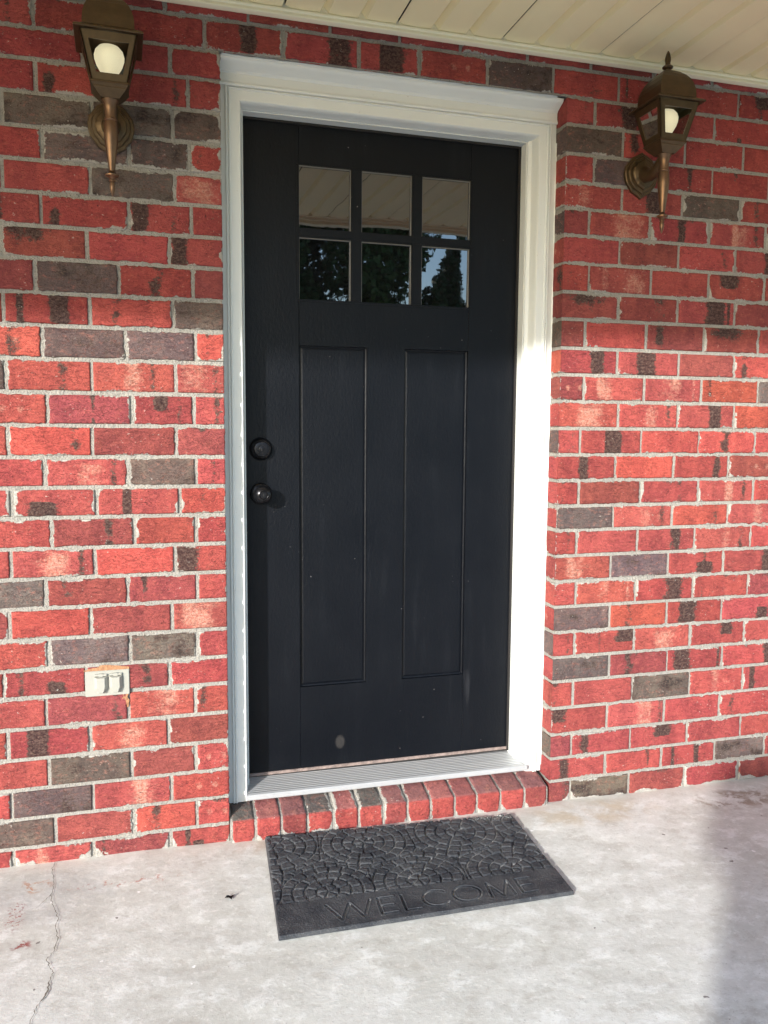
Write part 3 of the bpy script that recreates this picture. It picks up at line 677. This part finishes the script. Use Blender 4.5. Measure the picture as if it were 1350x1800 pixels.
# ------------------------------------------------------------------ door
door = thing('front_door', 'black panelled front door with six small glass panes', 'door', (W/2, .18, ZB))
def slab():
    m = MB()
    y0 = DY; wx0, wx1 = .170, .725; wz0, wz1 = 1.619, 2.014; pz0, pz1 = .404, 1.480; a, b = .3866, .5084
    xs = [0.001, wx0, wx0, wx1, wx1, W-.001]
    def quad(x0, x1, z0, z1, y=y0): m.bm.faces.new([m.bm.verts.new(p) for p in ((x0, y, z0), (x1, y, z0), (x1, y, z1), (x0, y, z1))])
    G = .0022   # fine seams between stiles and rails
    quad(.001, wx0-G/2, ZB, ZT-.002); quad(wx1+G/2, W-.001, ZB, ZT-.002)
    quad(wx0+G/2, wx1-G/2, wz1, ZT-.002); quad(wx0+G/2, wx1-G/2, pz1, wz0); quad(wx0+G/2, wx1-G/2, ZB, pz0); quad(a, b, pz0, pz1)
    for x in (wx0, wx1):    # seam grooves
        for z0, z1 in ((ZB, ZT-.002),):
            vs_ = [[m.bm.verts.new((x+dx, y, z)) for z in (z0, z1)] for dx, y in ((-G/2, y0), (0, y0+.0014), (G/2, y0))]
            for p, q in zip(vs_, vs_[1:]): m.bm.faces.new((p[0], q[0], q[1], p[1]))
    def recess(x0, x1, z0, z1):
        loops = []
        for ins, dy in ((0, 0), (.0012, .0085), (.0050, .0098), (.0110, .0082), (.0125, .0080)):
            loops.append([m.bm.verts.new(p) for p in ((x0+ins, y0+dy, z0+ins), (x1-ins, y0+dy, z0+ins), (x1-ins, y0+dy, z1-ins), (x0+ins, y0+dy, z1-ins))])
        for p, q in zip(loops, loops[1:]):
            for i in range(4): m.bm.faces.new((p[i], p[(i+1) % 4], q[(i+1) % 4], q[i]))
        m.bm.faces.new(loops[-1])
    recess(wx0, a, pz0, pz1); recess(b, wx1, pz0, pz1)
    # edges and back
    for (p, q) in (((.001, ZB), (W-.001, ZB)), ((W-.001, ZB), (W-.001, ZT-.002)), ((W-.001, ZT-.002), (.001, ZT-.002)), ((.001, ZT-.002), (.001, ZB))):
        m.bm.faces.new([m.bm.verts.new(v) for v in ((p[0], y0, p[1]), (q[0], y0, q[1]), (q[0], y0+.044, q[1]), (p[0], y0+.044, p[1]))])
    quad(.001, W-.001, ZB, ZT-.002, y0+.044)
    bmesh.ops.remove_doubles(m.bm, verts=m.bm.verts[:], dist=.00005)
    P_(m.build('slab', M_DOOR, door))
    # lite frame and muntins
    pw = (wx1-wx0-2*.033)/3; ph = (wz1-wz0-.027)/2
    f = MB(); z = y0-.003
    # bars stand proud 3 mm with moulded edges
    def bar(x0, x1, z0, z1, yy=0): f.box(x0, x1, y0-.004+yy, y0+.016, z0, z1, .0022)
    bar(wx0-.002, wx1+.002, wz0+ph, wz0+ph+.027)
    for i in (1, 2):
        xx = wx0+pw*i+.033*(i-1); bar(xx, xx+.033, wz0-.002, wz1+.002, .0003)
    P_(f.build('muntin', M_DOOR, door))
    rim = MB()
    for x0, x1, z0, z1 in ((wx0-.006, wx1+.006, wz1, wz1+.006), (wx0-.006, wx1+.006, wz0-.006, wz0), ):
        rim.box(x0, x1, y0-.0025, y0+.016, z0, z1, .0015)
    for x0, x1 in ((wx0-.006, wx0), (wx1, wx1+.006)): rim.box(x0, x1, y0-.0028, y0+.016, wz0+.0005, wz1-.0005, .0015)
    P_(rim.build('glazing_rim', M_DOOR, door))
    R = random.Random(5)
    for i in range(3):
        for j in range(2):
            x0 = wx0+i*(pw+.033); z0 = wz0+j*(ph+.027)
            g = GridMesh()
            tx = math.radians(R.uniform(-.12, .12)); tz = math.radians(R.uniform(-.25, .25))
            X, Z = np.meshgrid(np.linspace(x0, x0+pw, 10), np.linspace(z0, z0+ph, 10), indexing='ij')
            Y = y0+.010+(Z-z0-ph/2)*(math.tan(tx)-math.tan(math.radians(.75)))+(X-x0-pw/2)*math.tan(tz)+.00008*vnoise(X*9, Z*9, i+j*3)
            g.add(np.stack([X, Y, Z], -1), {}, 0, True)
            o = link('glass_pane', g.mesh('glass_pane'), M_GLASS, door); P_(o)
            # bright glazing bead along the pane's sides
            bd = MB(); bd.box(x0+.0006, x0+.0026, y0+.003, y0+.0085, z0+.001, z0+ph-.001); bd.box(x0+pw-.0026, x0+pw-.0006, y0+.003, y0+.0085, z0+.001, z0+ph-.001); bd.box(x0+.0028, x0+pw-.0028, y0+.003, y0+.0085, z0+ph-.0026, z0+ph-.0006)
            b_ = bd.build('glazing_bead', M_BEAD, o); 
slab_bead = mat_simple('bead_vinyl', (.17, .16, .145), .4); M_BEAD = slab_bead
slab()
sw = MB(); sw.box(.004, W-.004, DY-.0035, DY+.004, ZB+.003, ZB+.0125, .0008)
P_(sw.build('chipped_edge', M_WOODEDGE, door))
sw2 = MB(); sw2.box(.003, W-.003, DY-.002, DY+.03, ZB-.0035, ZB+.0025); P_(sw2.build('door_sweep', M_GAP, door))
# hardware
def hw(name, prof, x, z, mat, parent, n=40):
    m = MB(); m.lathe(prof, (x, DY, z), 'Y', n); o = m.build(name, mat, parent, smooth=True)
    return o
KX, KZ = .049, 1.026
kn = thing_none = None
knob = P_(hw('doorknob', [(.0325, -.001), (.0335, .002), (.0325, .005), (.029, .0075), (.020, .010), (.0125, .012), (.0115, .026), (.013, .030), (.020, .034), (.0262, .040), (.0280, .048), (.0262, .056), (.020, .0625), (.0135, .0655), (.0125, .0650), (.0115, .0635), (.0, .0635)][:-1], KX, KZ, M_BLACK, door))
kc = hw('key_cylinder', [(.0095, .0625), (.0095, .0665), (.0088, .0672)], KX, KZ, M_STEEL, knob)
ks = MB(); ks.box(KX-.0010, KX+.0010, DY-.0680, DY-.0660, KZ-.0045, KZ+.0045); ks.build('keyhole', M_GAP, knob)
DX, DZ = .050, 1.163
db = P_(hw('deadbolt', [(.0345, -.001), (.0352, .003), (.0340, .007), (.0300, .0165), (.0262, .0205), (.0245, .0215), (.0240, .0205), (.0225, .0195)], DX, DZ, M_BLACK, door))
hw('key_cylinder', [(.0222, .0190), (.0222, .0212), (.0205, .0220), (.009, .0220), (.009, .0236), (.0082, .0240)], DX, DZ, M_STEEL, db)
ks = MB(); ks.box(DX-.0010, DX+.0010, DY-.0250, DY-.0230, DZ-.0055, DZ+.0035); ks.build('keyhole', M_GAP, db)

# ------------------------------------------------------------------ lanterns
def lantern(x, label, group):
    t = thing('wall_lantern', label, 'wall lantern', (x, 0, 2.03), group)
    d = .128; O = lambda z: z-2.03
    def sq(h, z, yy=-d, n=1): return [(-h, yy-h, O(z)), (h, yy-h, O(z)), (h, yy+h, O(z)), (-h, yy+h, O(z))]
    # cage: tapering frame with four framed windows
    c = MB(); zt, zb = 2.192, 2.088; ht, hb = .0665, .0430
    L = lambda z: hb+(ht-hb)*(z-zb)/(zt-zb)
    def side(rot):
        cs, sn = math.cos(rot), math.sin(rot)
        def T(u, z, k=0):   # u along the face, z height, k inset
            r = L(z)-k; px, py = u, -r
            return Vector((px*cs-py*sn, -d+px*sn+py*cs, O(z)))
        stile, top, bot = .0155, .019, .016
        zs = (zb, zb+bot, zt-top, zt)
        def face(u0f, u1f, z0, z1):
            for (k0) in (0.0,):
                a = [T(u0f(z0), z0), T(u1f(z0), z0), T(u1f(z1), z1), T(u0f(z1), z1)]
                b = [T(u0f(z0), z0, .004), T(u1f(z0), z0, .004), T(u1f(z1), z1, .004), T(u0f(z1), z1, .004)]
                A = [c.bm.verts.new(v) for v in a]; B = [c.bm.verts.new(v) for v in b]
                c.bm.faces.new(A); c.bm.faces.new(B[::-1])
                for i in range(4): c.bm.faces.new((A[i], A[(i+1) % 4], B[(i+1) % 4], B[i]))
        face(lambda z: -L(z), lambda z: -L(z)+stile, zb, zt); face(lambda z: L(z)-stile, lambda z: L(z), zb, zt)
        face(lambda z: -L(z)+stile, lambda z: L(z)-stile, zb, zs[1]); face(lambda z: -L(z)+stile, lambda z: L(z)-stile, zs[2], zt)
        g = MB(); i_ = .0022
        vv = [g.bm.verts.new(T(s_*(L(z)-stile+.001), z, i_)) for s_, z in ((-1, zs[1]-.001), (1, zs[1]-.001), (1, zs[2]+.001), (-1, zs[2]+.001))]
        g.bm.faces.new(vv); return g
    panes = [side(k*math.pi/2) for k in range(4)]
    cage = c.build('cage', M_BRONZE, t)
    for g in panes: g.build('glass', M_CLEAR, cage)
    # floor of the cage and stepped base
    b = MB(); b.loft([sq(.0445, 2.0878), sq(.0455, 2.0862), sq(.0455, 2.0835), sq(.0435, 2.0825), sq(.040, 2.0775), sq(.0385, 2.0765), sq(.0385, 2.0745), sq(.024, 2.0585), sq(.0225, 2.0560)])
    b.build('base', M_BRONZE, t)
    # roof: flat eave with a square bell above
    r = MB(); h = .0795
    r.loft([sq(.0675, 2.1930), sq(h, 2.1915), sq(h+.0008, 2.1935), sq(h, 2.1965), sq(.074, 2.2000), sq(.064, 2.2045), sq(.0605, 2.2080), sq(.0600, 2.2200), sq(.0585, 2.2350), sq(.0545, 2.2500), sq(.0480, 2.2650), sq(.0385, 2.2780), sq(.0290, 2.2860), sq(.0275, 2.2880), sq(.0150, 2.2960), sq(.0110, 2.2975)])
    r.build('roof', M_BRONZE, t)
    fn = MB(); fn.lathe([(.0105, O(2.2968)), (.0085, O(2.3000)), (.0090, O(2.3020)), (.0150, O(2.3060)), (.0160, O(2.3090)), (.0130, O(2.3125)), (.0080, O(2.3150)), (.0070, O(2.3180)), (.0078, O(2.3195)), (.0072, O(2.3210)), (.0088, O(2.3280)), (.0085, O(2.3360)), (.0060, O(2.3460)), (.0030, O(2.3530)), (.0006, O(2.3565))], (0, -d, 0), n=24)
    fn.build('finial', M_BRONZE, t, smooth=True)
    # turned tail
    s = MB(); s.lathe([(.0006, O(1.8250)), (.0030, O(1.8300)), (.0058, O(1.8400)), (.0068, O(1.8500)), (.0056, O(1.8580)), (.0050, O(1.8605)), (.0080, O(1.8620)), (.0080, O(1.8635)), (.0055, O(1.8655)), (.0090, O(1.8700)), (.0168, O(1.8745)), (.0172, O(1.8775)), (.0090, O(1.8820)), (.0068, O(1.8840)),
                       (.0090, O(1.8855)), (.0072, O(1.8875)), (.0090, O(1.9000)), (.0128, O(1.9300)), (.0165, O(1.9600)), (.0176, O(1.9750)), (.0170, O(1.9900)), (.0155, O(2.0030)), (.0145, O(2.0060)), (.0170, O(2.0085)), (.0170, O(2.0105)), (.0145, O(2.0130)), (.0138, O(2.0200)), (.0145, O(2.0350)), (.0165, O(2.0470)), (.0210, O(2.0540)), (.0215, O(2.0565))], (0, -d, 0), n=28)
    s.build('spindle', M_BRONZE2, t, smooth=True)
    # wall plate: scalloped shield in three steps
    pl = MB(); rings = []
    def outline(s_, y):
        pts = []
        base = [(0, -.072), (.014, -.062), (.034, -.052), (.040, -.042), (.052, -.028), (.058, -.008), (.0590, .008), (.054, .026), (.042, .042), (.034, .052), (.014, .062), (0, .070)]
        full = base+[(-a_, b_) for a_, b_ in base[-2:0:-1]]
        return [(a_*s_, y, b_*s_) for a_, b_ in full]
    pl.loft([outline(1, -.0005), outline(1, -.010), outline(.955, -.0125), outline(.86, -.0128), outline(.84, -.0175), outline(.80, -.0200), outline(.69, -.0205), outline(.66, -.026), outline(.58, -.0290), outline(.30, -.034)])
    pl.build('wall_plate', M_BRONZE, t)
    a = MB()
    a.tube([(0, -.028, -.004), (0, -.045, -.010), (0, -.065, -.014), (0, -.085, -.010), (0, -.102, .002), (0, -.116, .012), (0, -.124, .014)], [.026, .021, .018, .0165, .0165, .0165, .016], 16)
    a.build('arm', M_BRONZE, t, smooth=True)
    for sx in (-.030, .030):
        sc = MB(); sc.lathe([(.0042, .019), (.0042, .0225), (.0030, .0245)], (sx, 0, -.004), 'Y', 14)
        sc.build('screw', M_BRONZE2, t, smooth=True)
    # bulb on a white candle socket
    so_ = MB(); so_.lathe([(.017, O(2.0885)), (.017, O(2.0980)), (.0145, O(2.1000)), (.0140, O(2.1120))], (0, -d, 0), n=20)
    so_.build('socket', M_WHITE, t, smooth=True)
    bu = MB(); bu.lathe([(.0140, O(2.1080)), (.0170, O(2.1140)), (.0235, O(2.1250)), (.0310, O(2.1380)), (.0355, O(2.1510)), (.0362, O(2.1610)), (.0330, O(2.1720)), (.0250, O(2.1810)), (.0130, O(2.1860)), (.001, O(2.1872))], (0, -d, 0), n=28)
    bu.build('bulb', M_BULB, t, smooth=True)
    return t
lan = lantern(-.358, 'bronze wall lantern left of the door, its roof cut by the top of the picture', 'bronze lanterns flanking the door')
# the second: a copy of the thing, its parts and sub-parts
def copy_tree(o, parent=None):
    c = o.copy(); COL.objects.link(c); c.parent = parent
    for ch in o.children: copy_tree(ch, c)
    return c
lan2 = copy_tree(lan); lan2.location = (1.238, 0, 2.03); lan2.name = 'wall_lantern.001'
tag(lan2, 'bronze wall lantern right of the door, pointed finial just under the beige soffit', 'wall lantern', 'bronze lanterns flanking the door')
lan.location.z -= .020; lan.rotation_euler = (math.radians(.6), 0, math.radians(1.5))

# ------------------------------------------------------------------ outlet cover
oc = thing('outlet_cover', 'ivory outdoor outlet cover with two flip lids low on the brick wall', 'outlet cover', (-.4045, 0, .513))
pb = MB(); pb.box(-.0590, .0590, -.0052, -.0002, -.0360, .0360, .0015)
pb.build('plate', M_PLATE, oc)
for i, cx in enumerate((-.0170, .0225)):
    m = MB(); w0, w1 = .0185, .0145
    out = [(-.0175, .020), (.0175, .020), (.0175, -.014), (.009, -.0265), (-.009, -.0265), (-.0175, -.014)]
    inn = [(-.010, .018), (.010, .018), (.010, -.010), (.005, -.0235), (-.005, -.0235), (-.010, -.010)]
    m.loft([[(cx+a, -.0055, b) for a, b in out], [(cx+a, -.0095, b) for a, b in out], [(cx+a, -.0185, b) for a, b in inn]])
    lid = m.build('lid', M_PLATE, oc)
    h = MB(); h.lathe([(.0035, -.0155), (.0035, .0155)], (cx, -.0085, .0245), 'X', 14); h.box(cx-.0065, cx+.0065, -.0125, -.0050, .0205, .0290, .001)
    h.build('hinge', M_PLATE, lid, smooth=True)
gs = GridMesh()
X, Z = np.meshgrid(np.linspace(-.062, .059, 50), np.linspace(.0365, .0490, 8), indexing='ij')
top_ = .0365+(.004+.009*np.exp(-((X+.00)/.04)**2)+.0035*vnoise(X*70, 2.2)); Zs = .0362+(Z-.0365)/.0125*(top_-.0362)
gs.add(np.stack([X, -.0042+.0025*((Z-.0365)/.0125)+.0010*vnoise(X*150, Z*150), Zs], -1), {}, 0, True)
link('sealant', gs.mesh('sealant'), M_FOAM, oc); gs = GridMesh()
X, Z = np.meshgrid(np.linspace(.034, .058, 12), np.linspace(-.076, -.0365, 18), indexing='ij')
gs.add(np.stack([.046+(X-.046)*(.75+.25*vnoise(Z*90, 1.1)), -.0012+.0008*vnoise(X*150, Z*150)+.003*np.clip((-Z-.06)/.012, 0, 1), Z], -1), {}, 0, True)
o = link('sealant', gs.mesh('sealant'), M_FOAM, oc)

# ------------------------------------------------------------------ door mat (relief modelled as one height field)
def seg_d(X, Y, a, b):
    ax, ay = a; bx, by = b; dx, dy = bx-ax, by-ay
    t = np.clip(((X-ax)*dx+(Y-ay)*dy)/(dx*dx+dy*dy), 0, 1)
    return np.hypot(X-ax-t*dx, Y-ay-t*dy)
def door_mat():
    LX, LY = .790, .500
    nx, ny = 440, 280
    xs = np.linspace(0, LX, nx); ys = np.linspace(0, LY, ny)      # y 0 = front edge
    X, Y = np.meshgrid(xs, ys, indexing='ij')
    band = .137
    # fans of setts
    C = [(-.10, .20), (.145, .165), (.395, .165), (.665, .160), (.90, .17), (.02, .425), (.285, .405), (.575, .415), (.83, .43), (.14, .66), (.43, .65), (.70, .66)]
    C = np.array(C); D = np.stack([np.hypot(X-c[0], Y-c[1]) for c in C], 0)
    Ds = np.sort(D, 0); own = np.argmin(D, 0); d = np.take_along_axis(D, own[None], 0)[0]
    border = (Ds[1]-Ds[0])*.5
    rw = .0315; dd = d+.0012*vnoise(X*30, Y*30, own*1.0); ring = np.floor(dd/rw); fr = (dd/rw-ring)
    ang = np.arctan2(Y-C[own, 1], X-C[own, 0])
    nst = np.maximum(5, np.round(2*np.pi*(ring+.5)*rw/.036)); rnd = _hash((ring*7+own*131).astype(np.int64), own.astype(np.int64), own.astype(np.int64)*0+3)
    ph = (ang/(2*np.pi)+rnd)*nst+.05*vnoise(X*30, Y*30, 9); cell = np.floor(ph); fa = ph-cell
    arc = 2*np.pi*(ring+.5)*rw/nst
    e = np.minimum(np.minimum(fr, 1-fr)*rw, np.minimum(fa, 1-fa)*arc); e = np.minimum(e, np.where(border < .02, border+.001, 1))
    e = np.minimum(e, np.minimum(X-.004, LX-.004-X)+.0035)
    sid = _hash((cell+ring*53).astype(np.int64), (own*17+ring).astype(np.int64), (ring*0+1).astype(np.int64))
    stone = np.clip((e-.0012)/.0026, 0, 1); stone = stone*stone*(3-2*stone)
    h = .0055+stone*(.0045+.0026*sid+.0006*vnoise(X*140, Y*140))
    inband = 1/(1+np.exp(-(Y-band)/.0008)); 
    hb = .0098+.0003*vnoise(X*90, Y*90)
    # engraved lettering
    def letters():
        L = []; H = .072; y0 = .030
        def seg(*pts): L.append((pts, 's'))
        x = .130
        seg((x, y0+H), (x+.033, y0)); seg((x+.033, y0), (x+.060, y0+H*.96)); seg((x+.060, y0+H*.96), (x+.090, y0)); seg((x+.090, y0), (x+.116, y0+H))
        x = .266
        for a in ((0, 0, 0, H), (0, 0, .040, 0), (0, H, .040, H), (0, H*.5, .034, H*.5)): seg((x+a[0], y0+a[1]), (x+a[2], y0+a[3]))
        x = .330
        for a in ((0, 0, 0, H), (0, 0, .038, 0)): seg((x+a[0], y0+a[1]), (x+a[2], y0+a[3]))
        x = .384; cx, cy, r = x+.036, y0+H/2, .037
        for i in range(18):
            a0 = math.radians(42+i*276/18); a1 = math.radians(42+(i+1)*276/18)
            seg((cx+r*math.cos(a0), cy+r*math.sin(a0)), (cx+r*math.cos(a1), cy+r*math.sin(a1)))
        cx = .505
        for i in range(24):
            a0 = math.radians(i*15); a1 = math.radians((i+1)*15)
            seg((cx+.0385*math.cos(a0), cy+r*math.sin(a0)), (cx+.0385*math.cos(a1), cy+r*math.sin(a1)))
        x = .566
        seg((x, y0), (x+.004, y0+H)); seg((x+.004, y0+H), (x+.033, y0)); seg((x+.033, y0), (x+.062, y0+H)); seg((x+.062, y0+H), (x+.066, y0))
        x = .655
        for a in ((0, 0, 0, H), (0, 0, .040, 0), (0, H, .040, H), (0, H*.5, .034, H*.5)): seg((x+a[0], y0+a[1]), (x+a[2], y0+a[3]))
        return L
    dl = np.full_like(X, 9.0)
    jj = Y < band+.01
    Xb, Yb = X[:, :90], Y[:, :90]; db_ = np.full_like(Xb, 9.0)
    for pts, _ in letters(): db_ = np.minimum(db_, seg_d(Xb, Yb, *pts))
    dl[:, :90] = db_
    hb = hb-.0055*np.clip(1-(dl-.0020)/.0014, 0, 1)+.0014*np.exp(-((dl-.0050)/.0015)**2)
    H = hb*(1-inband)+h*inband
    rim = np.minimum(np.minimum(X, LX-X), np.minimum(Y, LY-Y)); H = H*np.clip(rim/.003+.35, 0, 1)
    hn = np.clip(H/.0135, 0, 1); hn = np.where(rim < .0045, .9, hn)
    # wrap to the floor
    z = H.copy(); z[0, :] = 0; z[-1, :] = 0; z[:, 0] = 0; z[:, -1] = 0
    # place: front left corner (-.007,-.522), back left (.029,-.020), right end
    A = np.array([-.007, -.5215]); B = np.array([.782, -.5205]); Cc = np.array([.812, -.066]); Dd = np.array([.029, -.022])
    u, v = X/LX, Y/LY
    px = (A[0]*(1-u)+B[0]*u)*(1-v)+(Dd[0]*(1-u)+Cc[0]*u)*v; py = (A[1]*(1-u)+B[1]*u)*(1-v)+(Dd[1]*(1-u)+Cc[1]*u)*v
    Zw = z+floor_z(px)+.0015*0+.0012
    g = GridMesh(); g.add(np.stack([px, py, Zw], -1), dict(hgt=hn), 0, False)
    g.add(np.array([[[A[0], A[1], .0006+floor_z(A[0])], [Dd[0], Dd[1], .0006+floor_z(Dd[0])]], [[B[0], B[1], .0006+floor_z(B[0])], [Cc[0], Cc[1], .0006+floor_z(Cc[0])]]]), dict(hgt=0.), 0, True)
    o = link('door_mat', g.mesh('door_mat'), M_RUB)
    tag(o, 'black rubber doormat with cobblestone relief and the word WELCOME in front of the step', 'doormat')
door_mat()
# scraps on the floor
def leaf():
    b = MB(); pts = [(-.011, .002), (-.004, .006), (.003, .010), (.005, .004), (.013, -.001), (.006, -.005), (.001, -.010), (-.003, -.005)]
    top = [b.bm.verts.new((x, y, .0022+.0025*math.sin(i*1.9)+.0012)) for i, (x, y) in enumerate(pts)]
    c = b.bm.verts.new((0, 0, .0012))
    for i in range(len(pts)): b.bm.faces.new((top[i], top[(i+1) % len(pts)], c))
    bmesh.ops.solidify(b.bm, geom=b.bm.faces[:], thickness=.0006)
    o = b.build('dry_leaf', M_DARKLEAF, None, loc=(-.103, -.309, floor_z(-.1)+.0012)); o.rotation_euler = (0, 0, .35); o.scale = (1.1, 1.1, 1.1)
    tag(o, 'small dark curled dry leaf lying on the concrete left of the doormat', 'leaf')
leaf()

# ------------------------------------------------------------------ porch roof with soffit
roof = thing('porch_roof', 'porch roof with beige ribbed vinyl soffit above the door', 'porch roof', (1.0, -1.0, SOFZ))
YE = -2.03
def soffit():
    pts = []; dark = []   # (x, z) profile; dark marks joint faces between panels, their shade painted in
    for k in range(-34, 42):
        xc = -.003+.1080*k; seam = (k-4) % 3 == 0; g = .0075
        if seam:
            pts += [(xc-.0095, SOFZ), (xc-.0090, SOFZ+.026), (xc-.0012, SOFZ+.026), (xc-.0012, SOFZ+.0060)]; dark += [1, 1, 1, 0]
        else:
            pts += [(xc-.0125, SOFZ), (xc-.0035, SOFZ+.0150), (xc-.0005, SOFZ+.0150)]; dark += [0, 0, 0]
        pts.append((xc+.0120, SOFZ)); dark.append(0)
        for t in (.25, .5, .75): pts.append((xc+.0130+t*.0820, SOFZ-.0022*math.sin(math.pi*t))); dark.append(0)
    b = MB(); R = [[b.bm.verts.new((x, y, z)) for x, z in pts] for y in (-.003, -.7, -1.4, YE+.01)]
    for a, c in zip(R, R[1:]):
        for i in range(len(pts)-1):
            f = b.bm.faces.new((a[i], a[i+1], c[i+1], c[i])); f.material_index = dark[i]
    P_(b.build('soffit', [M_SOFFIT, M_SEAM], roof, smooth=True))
soffit()
m = MB(); m.prism_x([(-.0005, 2.3480), (-.0185, 2.3480), (-.0215, 2.3495), (-.0220, 2.3530), (-.0200, 2.3560), (-.0195, 2.3600), (-.0225, 2.3625), (-.0230, 2.3665), (-.0215, 2.3690), (-.0180, 2.3695), (-.0180, 2.3900), (-.0005, 2.3900)], -2.6, 4.05)
P_(m.build('wall_trim', M_SOFFIT_TRIM, roof, smooth=True))
m = MB(); m.prism_x([(YE+.045, 2.3690), (YE+.022, 2.3690), (YE+.020, 2.3560), (YE, 2.3560), (YE, 2.40), (YE+.045, 2.40)], -3.6, 4.6); P_(m.build('edge_trim', M_SOFFIT_TRIM, roof))
m = MB(); m.box(-3.6, 4.6, YE-.06, YE-.001, 2.340, 2.52); P_(m.build('fascia', M_SOFFIT_TRIM, roof))
m = MB(); m.prism_x([(YE-.12, 2.53), (YE-.12, 2.55), (.4, 3.2), (.4, 2.53)], -3.8, 4.8); P_(m.build('roof_deck', mat_simple('shingle', (.08, .07, .065), .95, var=.4, scale=40, bump=1), roof))

# ------------------------------------------------------------------ yard seen in the door glass: trees, and an unseen pillar added to cast the floor shadow
def pillar():  # added behind the camera, shaped only for the shadow it throws
    t = thing('shadow_pillar', 'white pillar added unseen behind the camera to cast a shadow across the right of the porch', 'pillar', (-.60, -2.80, -.17))
    a = MB(); a.box(-.05, .27, -.16, .16, 0, 1.025, .006); a.build('shaft', M_TRIM, t)
    b = MB(); b.box(-.13, .33, -.19, .19, 1.03, 1.28, .012); b.build('box', M_TRIM, t)
pillar()
def tree(x, y, h, r, seed, name, label, mat, n=17000, low=.18):
    R = np.random.RandomState(seed); t = thing(name, label, 'tree' if h > 3 else 'bush', (x, y, -.17), 'trees across the yard' if h > 3 else 'bushes across the yard')
    m = MB(); m.tube([(0, 0, -.1), (.03*h*.2, 0, h*.3), (0, .05, h*.6), (.05, 0, h*.9)], [h*.028, h*.020, h*.012, .01], 10)
    for i in range(9):
        a = R.uniform(0, 6.28); z = h*R.uniform(.25, .7); L = r*R.uniform(.5, .85)
        m.tube([(0, 0, z), (math.cos(a)*L*.5, math.sin(a)*L*.5, z+L*.25), (math.cos(a)*L, math.sin(a)*L, z+L*.45)], [h*.009, h*.006, .01], 6)
    m.build('trunk', M_BARK, t, smooth=True)
    k = 46; cc = R.normal(size=(k, 3)); cc /= np.linalg.norm(cc, axis=1)[:, None]; cc *= R.uniform(.35, 1.0, (k, 1))
    cz = h*(low+1)/2; hz = h*(1-low)/2
    cen = cc*np.array([r, r, hz])*.82+np.array([0, 0, cz])
    ci = R.randint(0, k, n); off = R.normal(size=(n, 3)); off /= np.linalg.norm(off, axis=1)[:, None]; off *= R.uniform(.2, 1, (n, 1))**.5
    P = cen[ci]+off*np.array([r, r, hz*.8])*.27
    s = R.uniform(.028, .062, n)*(1+h*.05)
    nn = R.normal(size=(n, 3)); nn /= np.linalg.norm(nn, axis=1)[:, None]; aa = np.cross(nn, R.normal(size=(n, 3))); aa /= np.linalg.norm(aa, axis=1)[:, None]; bb = np.cross(nn, aa)
    V = np.stack([P-aa*s[:, None], P-bb*s[:, None]*.55, P+aa*s[:, None], P+bb*s[:, None]*.55], 1).reshape(-1, 3)
    F = np.arange(4*n).reshape(-1, 4)
    me = bpy.data.meshes.new('crown'); me.from_pydata(V.tolist(), [], F.tolist()); me.update(); link('crown', me, mat, t)
TS = [(2.3, -12.5, 7.5, 1.35, 'leftmost and tallest tree of the row across the yard'), (3.85, -12.0, 7.0, 1.05, 'tall narrow tree second from the left across the yard'),
      (5.15, -12.0, 4.9, .55, 'small young tree with open sky round it across the yard'), (9.6, -11.5, 5.6, 1.9, 'broad tree at the far right of the yard row')]
for i, (x, y, h, r, lb) in enumerate(TS): tree(x, y, h, r, 20+i, 'tree', lb, M_LEAFS[i % 2])
for i, (x, y, h, r, lb) in enumerate([(1.0, -15, 2.6, 2.2, 'dark bush at the left end of the bushes across the yard'), (4.0, -15.5, 2.9, 2.3, 'wide bush behind the first two yard trees'), (7.5, -15, 2.7, 2.3, 'wide bush behind the loosest yard tree'), (11, -15.5, 2.8, 2.4, 'bush at the right end of the bushes across the yard')]):
    tree(x, y, h, r, 50+i, 'bush', lb, M_LEAFS[0], 9000, .02)
